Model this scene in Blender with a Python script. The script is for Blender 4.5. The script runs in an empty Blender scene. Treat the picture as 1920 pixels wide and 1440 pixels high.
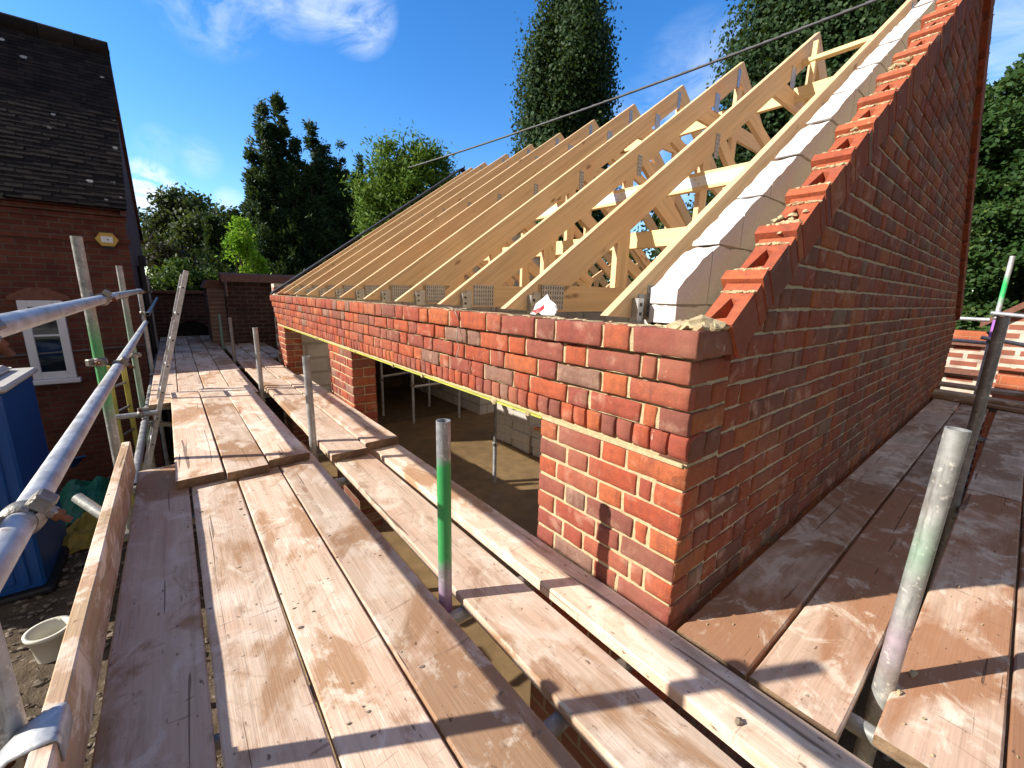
import bpy, math, random
import numpy as np
from mathutils import Vector, Matrix, noise
random.seed(7); rng = np.random.default_rng(11)
sc = bpy.context.scene
col = sc.collection
PI = math.pi

# ------------------------------------------------------------------ helpers
class MB:
    """collects faces, then links them as ONE mesh object"""
    def __init__(s): s.v=[]; s.f=[]; s.m=[]; s.t=[]; s.sm=[]
    def add(s, vs, fs, mat=0, tone=None, smooth=False):
        b=len(s.v); s.v.extend([tuple(p) for p in vs])
        tn = random.random() if tone is None else tone
        for f in fs: s.f.append(tuple(i+b for i in f)); s.m.append(mat); s.t.append(tn); s.sm.append(smooth)
    def box(s, lo, hi, mat=0, tone=None, M=None, ch=0.0):
        x0,y0,z0=lo; x1,y1,z1=hi
        if ch<=0:
            vs=[(x0,y0,z0),(x1,y0,z0),(x1,y1,z0),(x0,y1,z0),(x0,y0,z1),(x1,y0,z1),(x1,y1,z1),(x0,y1,z1)]
            fs=[(0,3,2,1),(4,5,6,7),(0,1,5,4),(1,2,6,5),(2,3,7,6),(3,0,4,7)]
        else:
            vs=[]
            for z,i in ((z0,ch),(z0+ch,0),(z1-ch,0),(z1,ch)):
                c=ch if i==0 else 2*ch
                c=ch
                a=i
                vs+=[(x0+a+c,y0+a,z),(x1-a-c,y0+a,z),(x1-a,y0+a+c,z),(x1-a,y1-a-c,z),(x1-a-c,y1-a,z),(x0+a+c,y1-a,z),(x0+a,y1-a-c,z),(x0+a,y0+a+c,z)]
            fs=[tuple(range(7,-1,-1)),tuple(range(24,32))]
            for k in range(3):
                for i in range(8):
                    j=(i+1)%8; fs.append((k*8+i,k*8+j,k*8+8+j,k*8+8+i))
        if M is not None: vs=[M@Vector(p) for p in vs]
        s.add(vs,fs,mat,tone)
    def tube(s, p0, p1, r, seg=20, mat=0, wall=0.0, tone=None, r1=None, cap=True, rings=1, wob=0.0):
        p0=Vector(p0); p1=Vector(p1); d=(p1-p0); L=d.length; d.normalize()
        a=d.orthogonal().normalized(); b=d.cross(a); r1=r if r1 is None else r1
        vs=[]; fs=[]
        for k in range(rings+1):
            c=p0+d*(L*k/rings); rr=r+(r1-r)*k/rings
            if wob and 0<k<rings: c=c+Vector((random.uniform(-wob,wob),random.uniform(-wob,wob),random.uniform(-wob,wob)))
            for i in range(seg):
                an=2*PI*i/seg; vs.append(c+(a*math.cos(an)+b*math.sin(an))*rr)
        for k in range(rings):
            for i in range(seg):
                j=(i+1)%seg; fs.append((k*seg+i,k*seg+j,(k+1)*seg+j,(k+1)*seg+i))
        s.add(vs,fs,mat,tone,True)
        if cap:
            if wall>0:
                for c,dd,rr in ((p0,d,r),(p1,-d,r1)):
                    vs=[];fs=[]
                    for q,(rad,off) in enumerate(((rr,0),(rr-wall,0),(rr-wall,0.12))):
                        for i in range(seg):
                            an=2*PI*i/seg; vs.append(c+dd*off+(a*math.cos(an)+b*math.sin(an))*rad)
                    for q in range(2):
                        for i in range(seg):
                            j=(i+1)%seg; fs.append((q*seg+i,q*seg+j,(q+1)*seg+j,(q+1)*seg+i))
                    fs.append(tuple(range(2*seg,3*seg)))
                    s.add(vs,fs,mat,tone)
            else:
                for c,rr in ((p0,r),(p1,r1)):
                    s.add([c+(a*math.cos(2*PI*i/seg)+b*math.sin(2*PI*i/seg))*rr for i in range(seg)],[tuple(range(seg))],mat,tone)
    def prism(s, poly, axis, a, b, mat=0, tone=None):
        """poly = list of 2-D points; axis 'y': points are (x,z); 'x': (y,z); 'z': (x,y)"""
        def P(p,w):
            return {'y':(p[0],w,p[1]),'x':(w,p[0],p[1]),'z':(p[0],p[1],w)}[axis]
        n=len(poly); vs=[P(p,a) for p in poly]+[P(p,b) for p in poly]
        fs=[tuple(range(n)),tuple(range(2*n-1,n-1,-1))]+[(i,i+n,(i+1)%n+n,(i+1)%n) for i in range(n)]
        s.add(vs,fs,mat,tone)
    def ico(s, c, r, mat=0, tone=None, sub=1, squash=(1,1,1), jit=0.25):
        import bmesh
        bm=bmesh.new(); bmesh.ops.create_icosphere(bm,subdivisions=sub,radius=1.0)
        q=random.uniform(0,50)
        vs=[]
        for v in bm.verts:
            k=1+jit*noise.noise(v.co*1.7+Vector((q,q,q)))*1.6
            vs.append((c[0]+v.co.x*r*squash[0]*k,c[1]+v.co.y*r*squash[1]*k,c[2]+v.co.z*r*squash[2]*k))
        fs=[tuple(v.index for v in f.verts) for f in bm.faces]; bm.free()
        s.add(vs,fs,mat,tone,False)
    def build(s, name, mats, parent=None, origin=None, fixn=True):
        if not isinstance(mats,(list,tuple)): mats=[mats]
        me=bpy.data.meshes.new(name)
        o=Vector(origin) if origin is not None else Vector((0,0,0))
        vs=s.v if origin is None else [(p[0]-o.x,p[1]-o.y,p[2]-o.z) for p in s.v]
        me.from_pydata(vs,[],s.f)
        for m in mats: me.materials.append(m)
        me.polygons.foreach_set('material_index',s.m)
        me.polygons.foreach_set('use_smooth',s.sm)
        a=me.attributes.new('tone','FLOAT','FACE'); a.data.foreach_set('value',s.t)
        if fixn:
            import bmesh
            bm=bmesh.new(); bm.from_mesh(me); bmesh.ops.recalc_face_normals(bm,faces=bm.faces); bm.to_mesh(me); bm.free()
        me.update()
        ob=bpy.data.objects.new(name,me); col.objects.link(ob); ob.location=o
        if parent is not None:
            ob.parent=parent; ob.location=o-parent_world(parent)
        return ob
def parent_world(p):
    v=Vector((0,0,0))
    while p is not None: v=v+Vector(p.location); p=p.parent
    return v
def empty(name, loc):
    o=bpy.data.objects.new(name,None); col.objects.link(o); o.location=loc; o.empty_display_size=.2; return o
def tag(o, label=None, cat=None, group=None, kind=None):
    if label: o['label']=label
    if cat: o['category']=cat
    if group: o['group']=group
    if kind: o['kind']=kind
    return o
def copy_tree(o, parent=None):
    c=o.copy(); col.objects.link(c)
    if parent is not None: c.parent=parent
    for ch in list(o.children): copy_tree(ch,c)
    return c

# ------------------------------------------------------------------ materials
def new_mat(name):
    m=bpy.data.materials.new(name); m.use_nodes=True; nt=m.node_tree; nt.nodes.clear()
    out=nt.nodes.new('ShaderNodeOutputMaterial'); b=nt.nodes.new('ShaderNodeBsdfPrincipled')
    nt.links.new(b.outputs[0],out.inputs[0]); return m,nt,b,out
class NT:
    def __init__(s,nt): s.nt=nt
    def n(s,t,**k):
        x=s.nt.nodes.new(t)
        for a,v in k.items(): setattr(x,a,v)
        return x
    def l(s,a,b): s.nt.links.new(a,b)
    def noise(s,vec,scale,detail=4,rough=.55,dist=0.0):
        x=s.n('ShaderNodeTexNoise'); x.inputs['Scale'].default_value=scale; x.inputs['Detail'].default_value=detail
        x.inputs['Roughness'].default_value=rough; x.inputs['Distortion'].default_value=dist
        if vec is not None: s.l(vec,x.inputs['Vector'])
        return x.outputs['Fac']
    def ramp(s,fac,stops,interp='LINEAR'):
        r=s.n('ShaderNodeValToRGB'); r.color_ramp.interpolation=interp; e=r.color_ramp.elements
        while len(e)>1: e.remove(e[-1])
        e[0].position=stops[0][0]; e[0].color=c4(stops[0][1])
        for p,c in stops[1:]:
            q=e.new(p); q.color=c4(c)
        s.l(fac,r.inputs[0]); return r.outputs[0]
    def mix(s,fac,a,b,mode='MIX'):
        m=s.n('ShaderNodeMix',data_type='RGBA',blend_type=mode)
        for i,v in ((0,fac),(6,a),(7,b)):
            if isinstance(v,(int,float)): m.inputs[i].default_value=v
            elif isinstance(v,tuple): m.inputs[i].default_value=c4(v)
            else: s.l(v,m.inputs[i])
        return m.outputs[2]
    def math(s,op,a,b=None,c=None,clamp=False):
        m=s.n('ShaderNodeMath',operation=op,use_clamp=clamp)
        for i,v in enumerate((a,b,c)):
            if v is None: continue
            if isinstance(v,(int,float)): m.inputs[i].default_value=v
            else: s.l(v,m.inputs[i])
        return m.outputs[0]
    def mapping(s,vec,scale=(1,1,1),loc=None):
        m=s.n('ShaderNodeMapping'); m.inputs['Scale'].default_value=scale; s.l(vec,m.inputs['Vector'])
        if loc is not None:
            if isinstance(loc,tuple): m.inputs['Location'].default_value=loc
            else: s.l(loc,m.inputs['Location'])
        return m.outputs[0]
    def objco(s): return s.n('ShaderNodeTexCoord').outputs['Object']
    def rnd(s): return s.n('ShaderNodeObjectInfo').outputs['Random']
    def rco(s):
        """object coordinates shifted by a random amount per object"""
        r=s.rnd(); c=s.n('ShaderNodeCombineXYZ')
        s.l(s.math('MULTIPLY',r,37.0),c.inputs[0]); s.l(s.math('MULTIPLY',r,91.0),c.inputs[1]); s.l(s.math('MULTIPLY',r,53.0),c.inputs[2])
        a=s.n('ShaderNodeVectorMath',operation='ADD'); s.l(s.objco(),a.inputs[0]); s.l(c.outputs[0],a.inputs[1]); return a.outputs[0]
    def attr(s,name='tone'):
        a=s.n('ShaderNodeAttribute'); a.attribute_name=name; return a.outputs['Fac']
    def bump(s,h,strength=.3,dist=.01,nrm=None):
        b=s.n('ShaderNodeBump'); b.inputs['Strength'].default_value=strength; b.inputs['Distance'].default_value=dist; s.l(h,b.inputs['Height'])
        if nrm is not None: s.l(nrm,b.inputs['Normal'])
        return b.outputs[0]
def c4(c):
    return (c,c,c,1) if isinstance(c,(int,float)) else (tuple(c)+(1,))[:4]

def plain(name,c,rough=.6,metal=0.0,var=.25,scale=8,bump=.15):
    m,nt,b,_=new_mat(name); N=NT(nt); co=N.rco()
    f=N.noise(co,scale,5)
    cc=N.ramp(f,[(.25,tuple(x*(1-var) for x in c)),(.75,tuple(min(1,x*(1+var)) for x in c))])
    N.l(cc,b.inputs['Base Color']); b.inputs['Roughness'].default_value=rough; b.inputs['Metallic'].default_value=metal
    if bump: N.l(N.bump(N.noise(co,scale*6,3),bump,.004),b.inputs['Normal'])
    return m

def scaffold_board_mat(name,base,dark,stain,stain_lo,stain_hi,stain_amt=.9):
    """weathered softwood board, grain along local X"""
    m,nt,b,_=new_mat(name); N=NT(nt); co=N.rco()
    g=N.noise(N.mapping(co,(1.2,26,26)),1.0,6,.6,.6)
    fine=N.noise(N.mapping(co,(4,130,130)),1.0,3,.6)
    c=N.ramp(g,[(.28,dark),(.5,base),(.75,tuple(min(1,x*1.12) for x in base))])
    c=N.mix(N.math('MULTIPLY',fine,.35),c,tuple(x*.72 for x in base),'MULTIPLY')
    # pinkish brick dust and pale mortar haze
    d1=N.noise(N.mapping(co,(1.0,2.2,2.2)),1.9,6,.62,.4)
    c=N.mix(N.ramp(d1,[(.46,0.0),(.64,.48)]),c,(.60,.36,.25))
    d2=N.noise(N.mapping(co,(1.4,1.8,1.8),(5.1,2.2,9.0)),2.6,6,.6,.8)
    c=N.mix(N.ramp(d2,[(.52,0.0),(.62,.75)]),c,(.76,.63,.52))
    # brown mud stains with an edge of their own
    s1=N.noise(N.mapping(co,(1.0,1.7,1.7),(11.0,3.0,1.0)),1.35,7,.6,.5)
    c=N.mix(N.ramp(s1,[(stain_lo,0.0),(stain_hi,stain_amt)]),c,stain)
    # dark specks and short drag scratches
    sp=N.noise(N.mapping(co,(30,55,55)),1.0,3,.5)
    c=N.mix(N.ramp(sp,[(.67,0.0),(.73,.8)]),c,(.12,.07,.045))
    sc1=N.noise(N.mapping(co,(46,4,4)),1.0,2,.5,1.5)
    c=N.mix(N.ramp(sc1,[(.68,0.0),(.74,.55)]),c,(.24,.14,.09))
    vk=N.n('ShaderNodeTexVoronoi'); vk.inputs['Scale'].default_value=1.0; N.l(N.mapping(co,(2.1,7.5,7.5)),vk.inputs['Vector'])
    c=N.mix(N.math('MULTIPLY',N.ramp(vk.outputs['Distance'],[(.05,1.0),(.13,0.0)]),.6),c,(.25,.13,.07))
    tr=N.noise(N.mapping(co,(5,7,7),(2.0,8.0,4.0)),1.0,7,.68,.7); c=N.mix(N.ramp(tr,[(.545,0.0),(.625,.62)]),c,(.82,.72,.59))
    tm=N.noise(N.mapping(co,(3.4,5,5),(9.0,1.0,6.0)),1.0,7,.7,.9); c=N.mix(N.ramp(tm,[(.57,0.0),(.65,.55)]),c,(.32,.185,.11))
    # splits along the grain
    cr=N.noise(N.mapping(co,(.8,30,30),(3.3,7.7,1.1)),1.0,2,.5,.9)
    crk=N.ramp(cr,[(.305,1.0),(.318,0.0)])
    c=N.mix(N.math('MULTIPLY',crk,.7),c,(.09,.055,.035))
    r=N.rnd(); v=N.math('MULTIPLY_ADD',r,.36,.80)
    hs=N.n('ShaderNodeHueSaturation'); N.l(v,hs.inputs['Value']); N.l(c,hs.inputs['Color'])
    N.l(hs.outputs[0],b.inputs['Base Color']); b.inputs['Roughness'].default_value=.82; b.inputs['Specular IOR Level'].default_value=.25
    h=N.math('ADD',N.math('MULTIPLY',g,.6),N.math('MULTIPLY',fine,.5)); h=N.math('SUBTRACT',h,N.math('MULTIPLY',crk,1.2))
    N.l(N.bump(h,.7,.004),b.inputs['Normal'])
    return m

def timber_mat(name,base,knot=(.22,.09,.035)):
    """new sawn spruce, grain along local X"""
    m,nt,b,_=new_mat(name); N=NT(nt); co=N.rco()
    g=N.noise(N.mapping(co,(.7,1,22)),1.6,5,.6,1.2)
    c=N.ramp(g,[(.3,tuple(x*.80 for x in base)),(.5,base),(.72,tuple(min(1,x*1.12) for x in base))])
    pk=N.noise(co,1.1,4,.6); c=N.mix(N.ramp(pk,[(.5,0.0),(.7,.45)]),c,(base[0]*.98,base[1]*.74,base[2]*.62))
    v=N.n('ShaderNodeTexVoronoi'); v.inputs['Scale'].default_value=1.0; N.l(N.mapping(co,(3.4,1,9.5)),v.inputs['Vector'])
    k=N.ramp(v.outputs['Distance'],[(.06,1.0),(.16,0.0)]); kk=N.noise(co,2.7,2); k=N.math('MULTIPLY',k,N.ramp(kk,[(.48,0.0),(.52,1.0)]))
    c=N.mix(N.math('MULTIPLY',k,.8),c,knot)
    N.l(c,b.inputs['Base Color']); b.inputs['Roughness'].default_value=.6; b.inputs['Specular IOR Level'].default_value=.3
    N.l(N.bump(g,.15,.002),b.inputs['Normal'])
    return m

def brick_mat(name,stops,rough=.88,white=.35):
    """individual brick: colour per brick from the tone attribute, weathering over it"""
    m,nt,b,_=new_mat(name); N=NT(nt); co=N.objco()
    c=N.ramp(N.attr(),stops,'CONSTANT')
    n1=N.noise(co,38,6,.65); n2=N.noise(co,9,5,.6,.4); n3=N.noise(co,160,3,.6)
    c=N.mix(N.ramp(n1,[(.35,.45),(.7,0.0)]),c,(.13,.045,.035))
    c=N.mix(N.ramp(n2,[(.56,0.0),(.74,white)]),c,(.55,.36,.26))
    c=N.mix(N.ramp(n3,[(.35,.35),(.5,0.0)]),c,(.2,.06,.04))
    s=N.noise(co,21,6,.7,.6); c=N.mix(N.ramp(s,[(.66,0.0),(.72,white*1.4)]),c,(.62,.50,.40))
    st=N.noise(N.mapping(co,(26,26,3)),1.0,5,.65,.3); c=N.mix(N.ramp(st,[(.52,0.0),(.70,.42)]),c,(.15,.055,.045))
    dr=N.noise(N.mapping(co,(1.2,1.2,1.6),(4,2,7)),1.5,5,.6,.5); c=N.mix(N.ramp(dr,[(.50,0.0),(.72,.5)]),c,(.30,.15,.10))
    N.l(c,b.inputs['Base Color']); b.inputs['Roughness'].default_value=rough; b.inputs['Specular IOR Level'].default_value=.2
    h=N.math('ADD',N.math('MULTIPLY',n1,.8),N.math('MULTIPLY',n3,.35)); N.l(N.bump(h,.7,.004),b.inputs['Normal'])
    return m

def rough_mat(name,a,b_,scale=30,rough=.95,bump=.6,bd=.006,big=None):
    m,nt,b,_=new_mat(name); N=NT(nt); co=N.objco()
    n=N.noise(co,scale,6,.65); n2=N.noise(co,scale*.18,4,.6)
    c=N.ramp(n,[(.3,a),(.7,b_)])
    if big: c=N.mix(N.ramp(n2,[(.45,0.0),(.65,.8)]),c,big)
    N.l(c,b.inputs['Base Color']); b.inputs['Roughness'].default_value=rough; b.inputs['Specular IOR Level'].default_value=.2
    N.l(N.bump(N.noise(co,scale*1.6,5,.7),bump,bd),b.inputs['Normal']); return m

def brick_proc(name,axes,c1,c2,mortar,scale=1.0,msize=.012,dark=None,rot=0):
    """far brickwork: procedural bond; axes picks which object axes run along and up"""
    m,nt,b,_=new_mat(name); N=NT(nt); co=N.objco()
    sx=N.n('ShaderNodeSeparateXYZ'); N.l(co,sx.inputs[0]); cb=N.n('ShaderNodeCombineXYZ')
    N.l(sx.outputs[axes[0]],cb.inputs[0]); N.l(sx.outputs[axes[1]],cb.inputs[1])
    t=N.n('ShaderNodeTexBrick'); N.l(cb.outputs[0],t.inputs['Vector']); t.offset=.5
    t.inputs['Scale'].default_value=scale; t.inputs['Brick Width'].default_value=.225; t.inputs['Row Height'].default_value=.08
    t.inputs['Mortar Size'].default_value=msize; t.inputs['Mortar Smooth'].default_value=.2; t.inputs['Bias'].default_value=-.1
    t.inputs['Color1'].default_value=c4(c1); t.inputs['Color2'].default_value=c4(c2); t.inputs['Mortar'].default_value=c4(mortar)
    c=t.outputs['Color']; n=N.noise(co,4,5); n1=N.noise(co,30,5)
    c=N.mix(N.ramp(n,[(.4,0.0),(.7,.55)]),c,tuple(x*.35 for x in c1))
    c=N.mix(N.math('MULTIPLY',n1,.35),c,(.3,.2,.16),'MULTIPLY') if dark is None else N.mix(N.math('MULTIPLY',n1,.5),c,dark)
    N.l(c,b.inputs['Base Color']); b.inputs['Roughness'].default_value=.9
    h=N.math('SUBTRACT',N.math('MULTIPLY',n1,.4),t.outputs['Fac']); N.l(N.bump(h,.6,.008),b.inputs['Normal']); return m

def steel_mat(name,paint=(),base=(.40,.41,.42),spot=.5):
    """galvanised tube along local Z; paint = bands (z0,z1,colour,amount) worn through"""
    m,nt,b,_=new_mat(name); N=NT(nt); co=N.rco(); oc=N.objco()
    n=N.noise(co,14,6,.65); n2=N.noise(co,55,4,.6); n3=N.noise(co,5,4)
    c=N.ramp(n,[(.3,tuple(x*.62 for x in base)),(.55,base),(.75,tuple(min(1,x*1.3) for x in base))])
    c=N.mix(N.ramp(n2,[(.58,0.0),(.66,min(1,spot*1.3))]),c,(.74,.72,.66)); n4=N.noise(N.mapping(co,(30,30,3)),1.0,5,.7); c=N.mix(N.ramp(n4,[(.58,0.0),(.66,.55)]),c,(.16,.15,.14)); n5=N.noise(co,26,5,.7,.8); c=N.mix(N.ramp(n5,[(.66,0.0),(.70,.7)]),c,(.25,.13,.07))       # splashes of mortar and plaster
    c=N.mix(N.ramp(n3,[(.60,0.0),(.72,.45)]),c,(.34,.26,.19))
    pm=None
    sx=N.n('ShaderNodeSeparateXYZ'); N.l(oc,sx.inputs[0]); z=sx.outputs[2]
    for z0,z1,pc,amt in paint:
        zz=N.math('ADD',z,N.math('MULTIPLY',N.math('SUBTRACT',n3,.5),.22))
        f=N.math('MULTIPLY',N.math('SMOOTH_MIN',N.math('MULTIPLY_ADD',zz,6.0,-6.0*z0,True),N.math('MULTIPLY_ADD',zz,-6.0,6.0*z1,True),.1),1.0,None,True)
        w=N.ramp(n,[(.30,.35),(.52,1.0)]); f=N.math('MULTIPLY',N.math('MULTIPLY',f,w),amt,None,True)
        c=N.mix(f,c,pc); pm=f if pm is None else N.math('MAXIMUM',pm,f)
    N.l(c,b.inputs['Base Color']); b.inputs['Roughness'].default_value=.48
    if pm is None: b.inputs['Metallic'].default_value=.45
    else: N.l(N.math('MULTIPLY_ADD',pm,-.45,.45),b.inputs['Metallic'])
    N.l(N.ramp(n,[(.3,.38),(.7,.62)]),b.inputs['Roughness'])
    N.l(N.bump(N.math('ADD',n,N.math('MULTIPLY',n2,.6)),.25,.002),b.inputs['Normal']); return m

def leaf_mat(name,stops,trans=.25,rough=.5,spec=.3):
    m,nt,b,out=new_mat(name); N=NT(nt)
    c=N.ramp(N.attr(),stops)
    N.l(c,b.inputs['Base Color']); b.inputs['Roughness'].default_value=rough; b.inputs['Specular IOR Level'].default_value=spec
    t=N.n('ShaderNodeBsdfTranslucent'); tc=N.mix(.5,c,(.25,.35,.04)); N.l(tc,t.inputs['Color'])
    mx=N.n('ShaderNodeMixShader'); mx.inputs[0].default_value=trans; N.l(b.outputs[0],mx.inputs[1]); N.l(t.outputs[0],mx.inputs[2]); N.l(mx.outputs[0],out.inputs[0]); return m

M={}
M['board']=scaffold_board_mat('weathered_board',(.70,.55,.425),(.50,.37,.27),(.39,.22,.115),.525,.585,.85)
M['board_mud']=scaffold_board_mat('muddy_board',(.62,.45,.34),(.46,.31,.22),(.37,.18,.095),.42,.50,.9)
M['board_grey']=scaffold_board_mat('shaded_board',(.58,.47,.38),(.42,.32,.25),(.30,.18,.11),.49,.55,.85)  # board wood greyed and darkened; the shade on these boards is in the colour
M['toe']=scaffold_board_mat('toe_board_wood',(.46,.33,.21),(.34,.23,.14),(.26,.16,.09),.60,.70,.6)
M['board_end']=rough_mat('shaded_board_end_grain',(.16,.10,.06),(.36,.25,.155),24,.9,.9,.006,(.11,.07,.05))  # end faces darkened: their shade is put into the end-grain colour
M['timber']=timber_mat('sawn_spruce',(.76,.535,.30))
M['timber_y']=timber_mat('sawn_spruce_pale',(.80,.60,.31))
M['plate']=plain('galvanised_plate',(.42,.43,.44),.42,.7,.2,30,.2)
BR=[(0.0,(.40,.085,.040)),(.15,(.46,.11,.048)),(.30,(.36,.085,.052)),(.46,(.30,.085,.062)),(.62,(.40,.115,.065)),(.72,(.235,.088,.064)),(.80,(.31,.105,.075)),(.87,(.50,.14,.055)),(.955,(.27,.17,.13))]
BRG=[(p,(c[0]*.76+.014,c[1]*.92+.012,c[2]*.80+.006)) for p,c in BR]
M['brick']=brick_mat('reclaimed_red_brick',BR,.9,.55)
M['brick_g']=brick_mat('shaded_weathered_gable_brick',BRG,.92,.75)  # front brick darkened, gable shade put into the colour, plus heavier pale smears
M['brick_cut']=brick_mat('cut_orange_brick',[(0.0,(.52,.125,.05)),(.4,(.58,.15,.06)),(.75,(.46,.11,.05))],.85,.15)
M['mortar']=rough_mat('sandy_mortar',(.42,.33,.19),(.60,.49,.30),45,.95,.9,.006)
M['mortar_g']=rough_mat('dull_mortar',(.42,.34,.22),(.60,.51,.34),45,.95,.9,.006)
M['block']=rough_mat('aerated_block',(.72,.68,.66),(.86,.82,.80),70,.95,1.0,.007,(.78,.72,.69))
M['blockj']=rough_mat('block_joint',(.34,.31,.27),(.45,.41,.36),60)
M['block_wall']=brick_proc('block_wall',(1,2),(.62,.61,.58),(.70,.69,.66),(.40,.37,.33),.36,.008,(.5,.48,.45))
M['block_wall_x']=brick_proc('block_wall_across',(0,2),(.62,.61,.58),(.70,.69,.66),(.40,.37,.33),.36,.008,(.5,.48,.45))
M['lintel']=plain('lintel_edge',(.50,.55,.10),.5,.1,.15,9)
M['screed']=rough_mat('screed_floor',(.15,.10,.05),(.25,.17,.085),6,.42,.2,.004,(.13,.09,.05))
M['ground']=rough_mat('site_ground',(.07,.05,.034),(.17,.13,.09),9,.95,.9,.03,(.10,.075,.05))
M['dirt_sand']=rough_mat('sandy_strip',(.30,.21,.11),(.45,.34,.19),14,.95,.8,.02)
M['stone']=rough_mat('rubble_stone',(.13,.10,.075),(.30,.25,.20),18,.9,.5,.01)
M['steel']=steel_mat('galvanised_tube')
M['steel_l']=steel_mat('galvanised_rail',(),(.50,.52,.55),.4)
M['steel_d']=steel_mat('dull_tube',(),(.27,.27,.27),.3)
M['coupler']=plain('rusty_coupler',(.25,.235,.215),.5,.6,.5,26,.5)
M['rust']=plain('rust',(.20,.075,.035),.8,.2,.4,30,.5)
G=(.03,.30,.085); P=(.33,.14,.36)
M['tube_gp']=steel_mat('green_purple_tube',((1.88,2.34,G,4.0),(1.50,1.88,P,1.1)),(.36,.38,.41))
M['tube_g']=steel_mat('green_band_tube',((2.10,2.75,(.05,.38,.10),.9),),(.36,.37,.36))
M['tube_g2']=steel_mat('pale_green_tube',((1.2,2.75,(.13,.30,.17),.6),),(.38,.39,.38))
M['tube_gp2']=steel_mat('worn_green_pink_tube',((.68,.92,(.06,.34,.13),.55),(.40,.62,(.46,.26,.42),.6)),(.42,.43,.42),.7)
M['tube_far']=steel_mat('green_purple_far',((2.92,3.28,(.03,.50,.13),1.8),(2.40,2.86,(.38,.14,.52),1.8)),(.6,.6,.6))
M['white_paint']=plain('white_frame',(.72,.74,.80),.4,0,.06,6,.02)
M['roof']=None
M['blue']=plain('blue_plastic',(.010,.085,.34),.35,0,.12,3,.03)
M['grey_pl']=plain('grey_plastic',(.50,.49,.47),.5,0,.12,5,.05)
M['white_pl']=plain('off_white_plastic',(.66,.64,.56),.4,0,.1,6,.03)
M['green_pl']=plain('green_sheet',(.02,.20,.15),.4,0,.4,6,.3)
M['yellow_pl']=plain('yellow_sack',(.42,.30,.05),.6,0,.4,9,.4)
M['yellow']=plain('yellow_paint',(.52,.46,.10),.5,0,.25,6)
M['alarm_y']=plain('alarm_yellow',(.50,.33,.06),.5,0,.06,4,0)
M['black']=plain('black_plastic',(.012,.012,.014),.6,0,.2,6,.05)
M['cable']=plain('grey_cable',(.10,.10,.11),.7,0,.2,6,.0)
M['paper']=plain('white_paper',(.80,.80,.80),.7,0,.05,9,.1)
M['red_ink']=plain('red_print',(.65,.05,.06),.6,0,.2,9,.0)
M['plate_d']=plain('plate_slots',(.16,.15,.14),.6,.4,.2,30,.1)
M['strap']=plain('white_strap',(.78,.80,.84),.35,.3,.06,20,.05)
M['orange']=plain('orange_handle',(.55,.18,.03),.5,0,.2,9,.0)
BW=((.16,.045,.030),(.21,.065,.04)); 
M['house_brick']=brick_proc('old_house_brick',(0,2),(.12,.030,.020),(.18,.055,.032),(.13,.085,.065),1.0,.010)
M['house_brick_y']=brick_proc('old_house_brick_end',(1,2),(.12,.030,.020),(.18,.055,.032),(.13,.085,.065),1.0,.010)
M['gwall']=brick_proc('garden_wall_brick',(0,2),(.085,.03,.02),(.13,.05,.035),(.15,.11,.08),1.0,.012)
M['gwall_y']=brick_proc('garden_wall_brick_sunlit_end',(1,2),(.30,.16,.11),(.36,.20,.14),(.40,.32,.25),1.0,.012)  # much paler wall brick: the sun on this end is in the colour
M['coping']=rough_mat('coping_brick',(.14,.06,.045),(.24,.12,.085),20)
M['nbrick']=brick_proc('neighbour_brick',(1,2),(.34,.11,.07),(.42,.16,.10),(.72,.66,.55),.62,.018)
M['nbrick_o']=brick_proc('neighbour_orange_brick',(1,2),(.46,.12,.05),(.52,.15,.06),(.50,.22,.12),.62,.006)
M['low_brick']=brick_proc('low_brickwork',(1,2),(.17,.05,.03),(.24,.08,.05),(.24,.18,.11),1.0,.010)
M['old_block']=rough_mat('dusty_block',(.40,.37,.33),(.58,.55,.50),25,.95,.8,.008,(.46,.40,.33))
M['nbrick_x']=brick_proc('neighbour_brick_end',(0,2),(.34,.11,.07),(.42,.16,.10),(.72,.66,.55),.62,.018)
M['glass']=None
def glass_mat():
    m,nt,b,_=new_mat('window_glass'); N=NT(nt); co=N.objco()
    n=N.noise(N.mapping(co,(3,1,7)),1.0,3,.5,.8)
    N.l(N.ramp(n,[(.45,(.012,.018,.024)),(.62,(.07,.085,.09)),(.70,(.20,.17,.13))]),b.inputs['Base Color'])
    b.inputs['Roughness'].default_value=.06; b.inputs['Specular IOR Level'].default_value=.6; return m
M['glass']=glass_mat()
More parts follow.
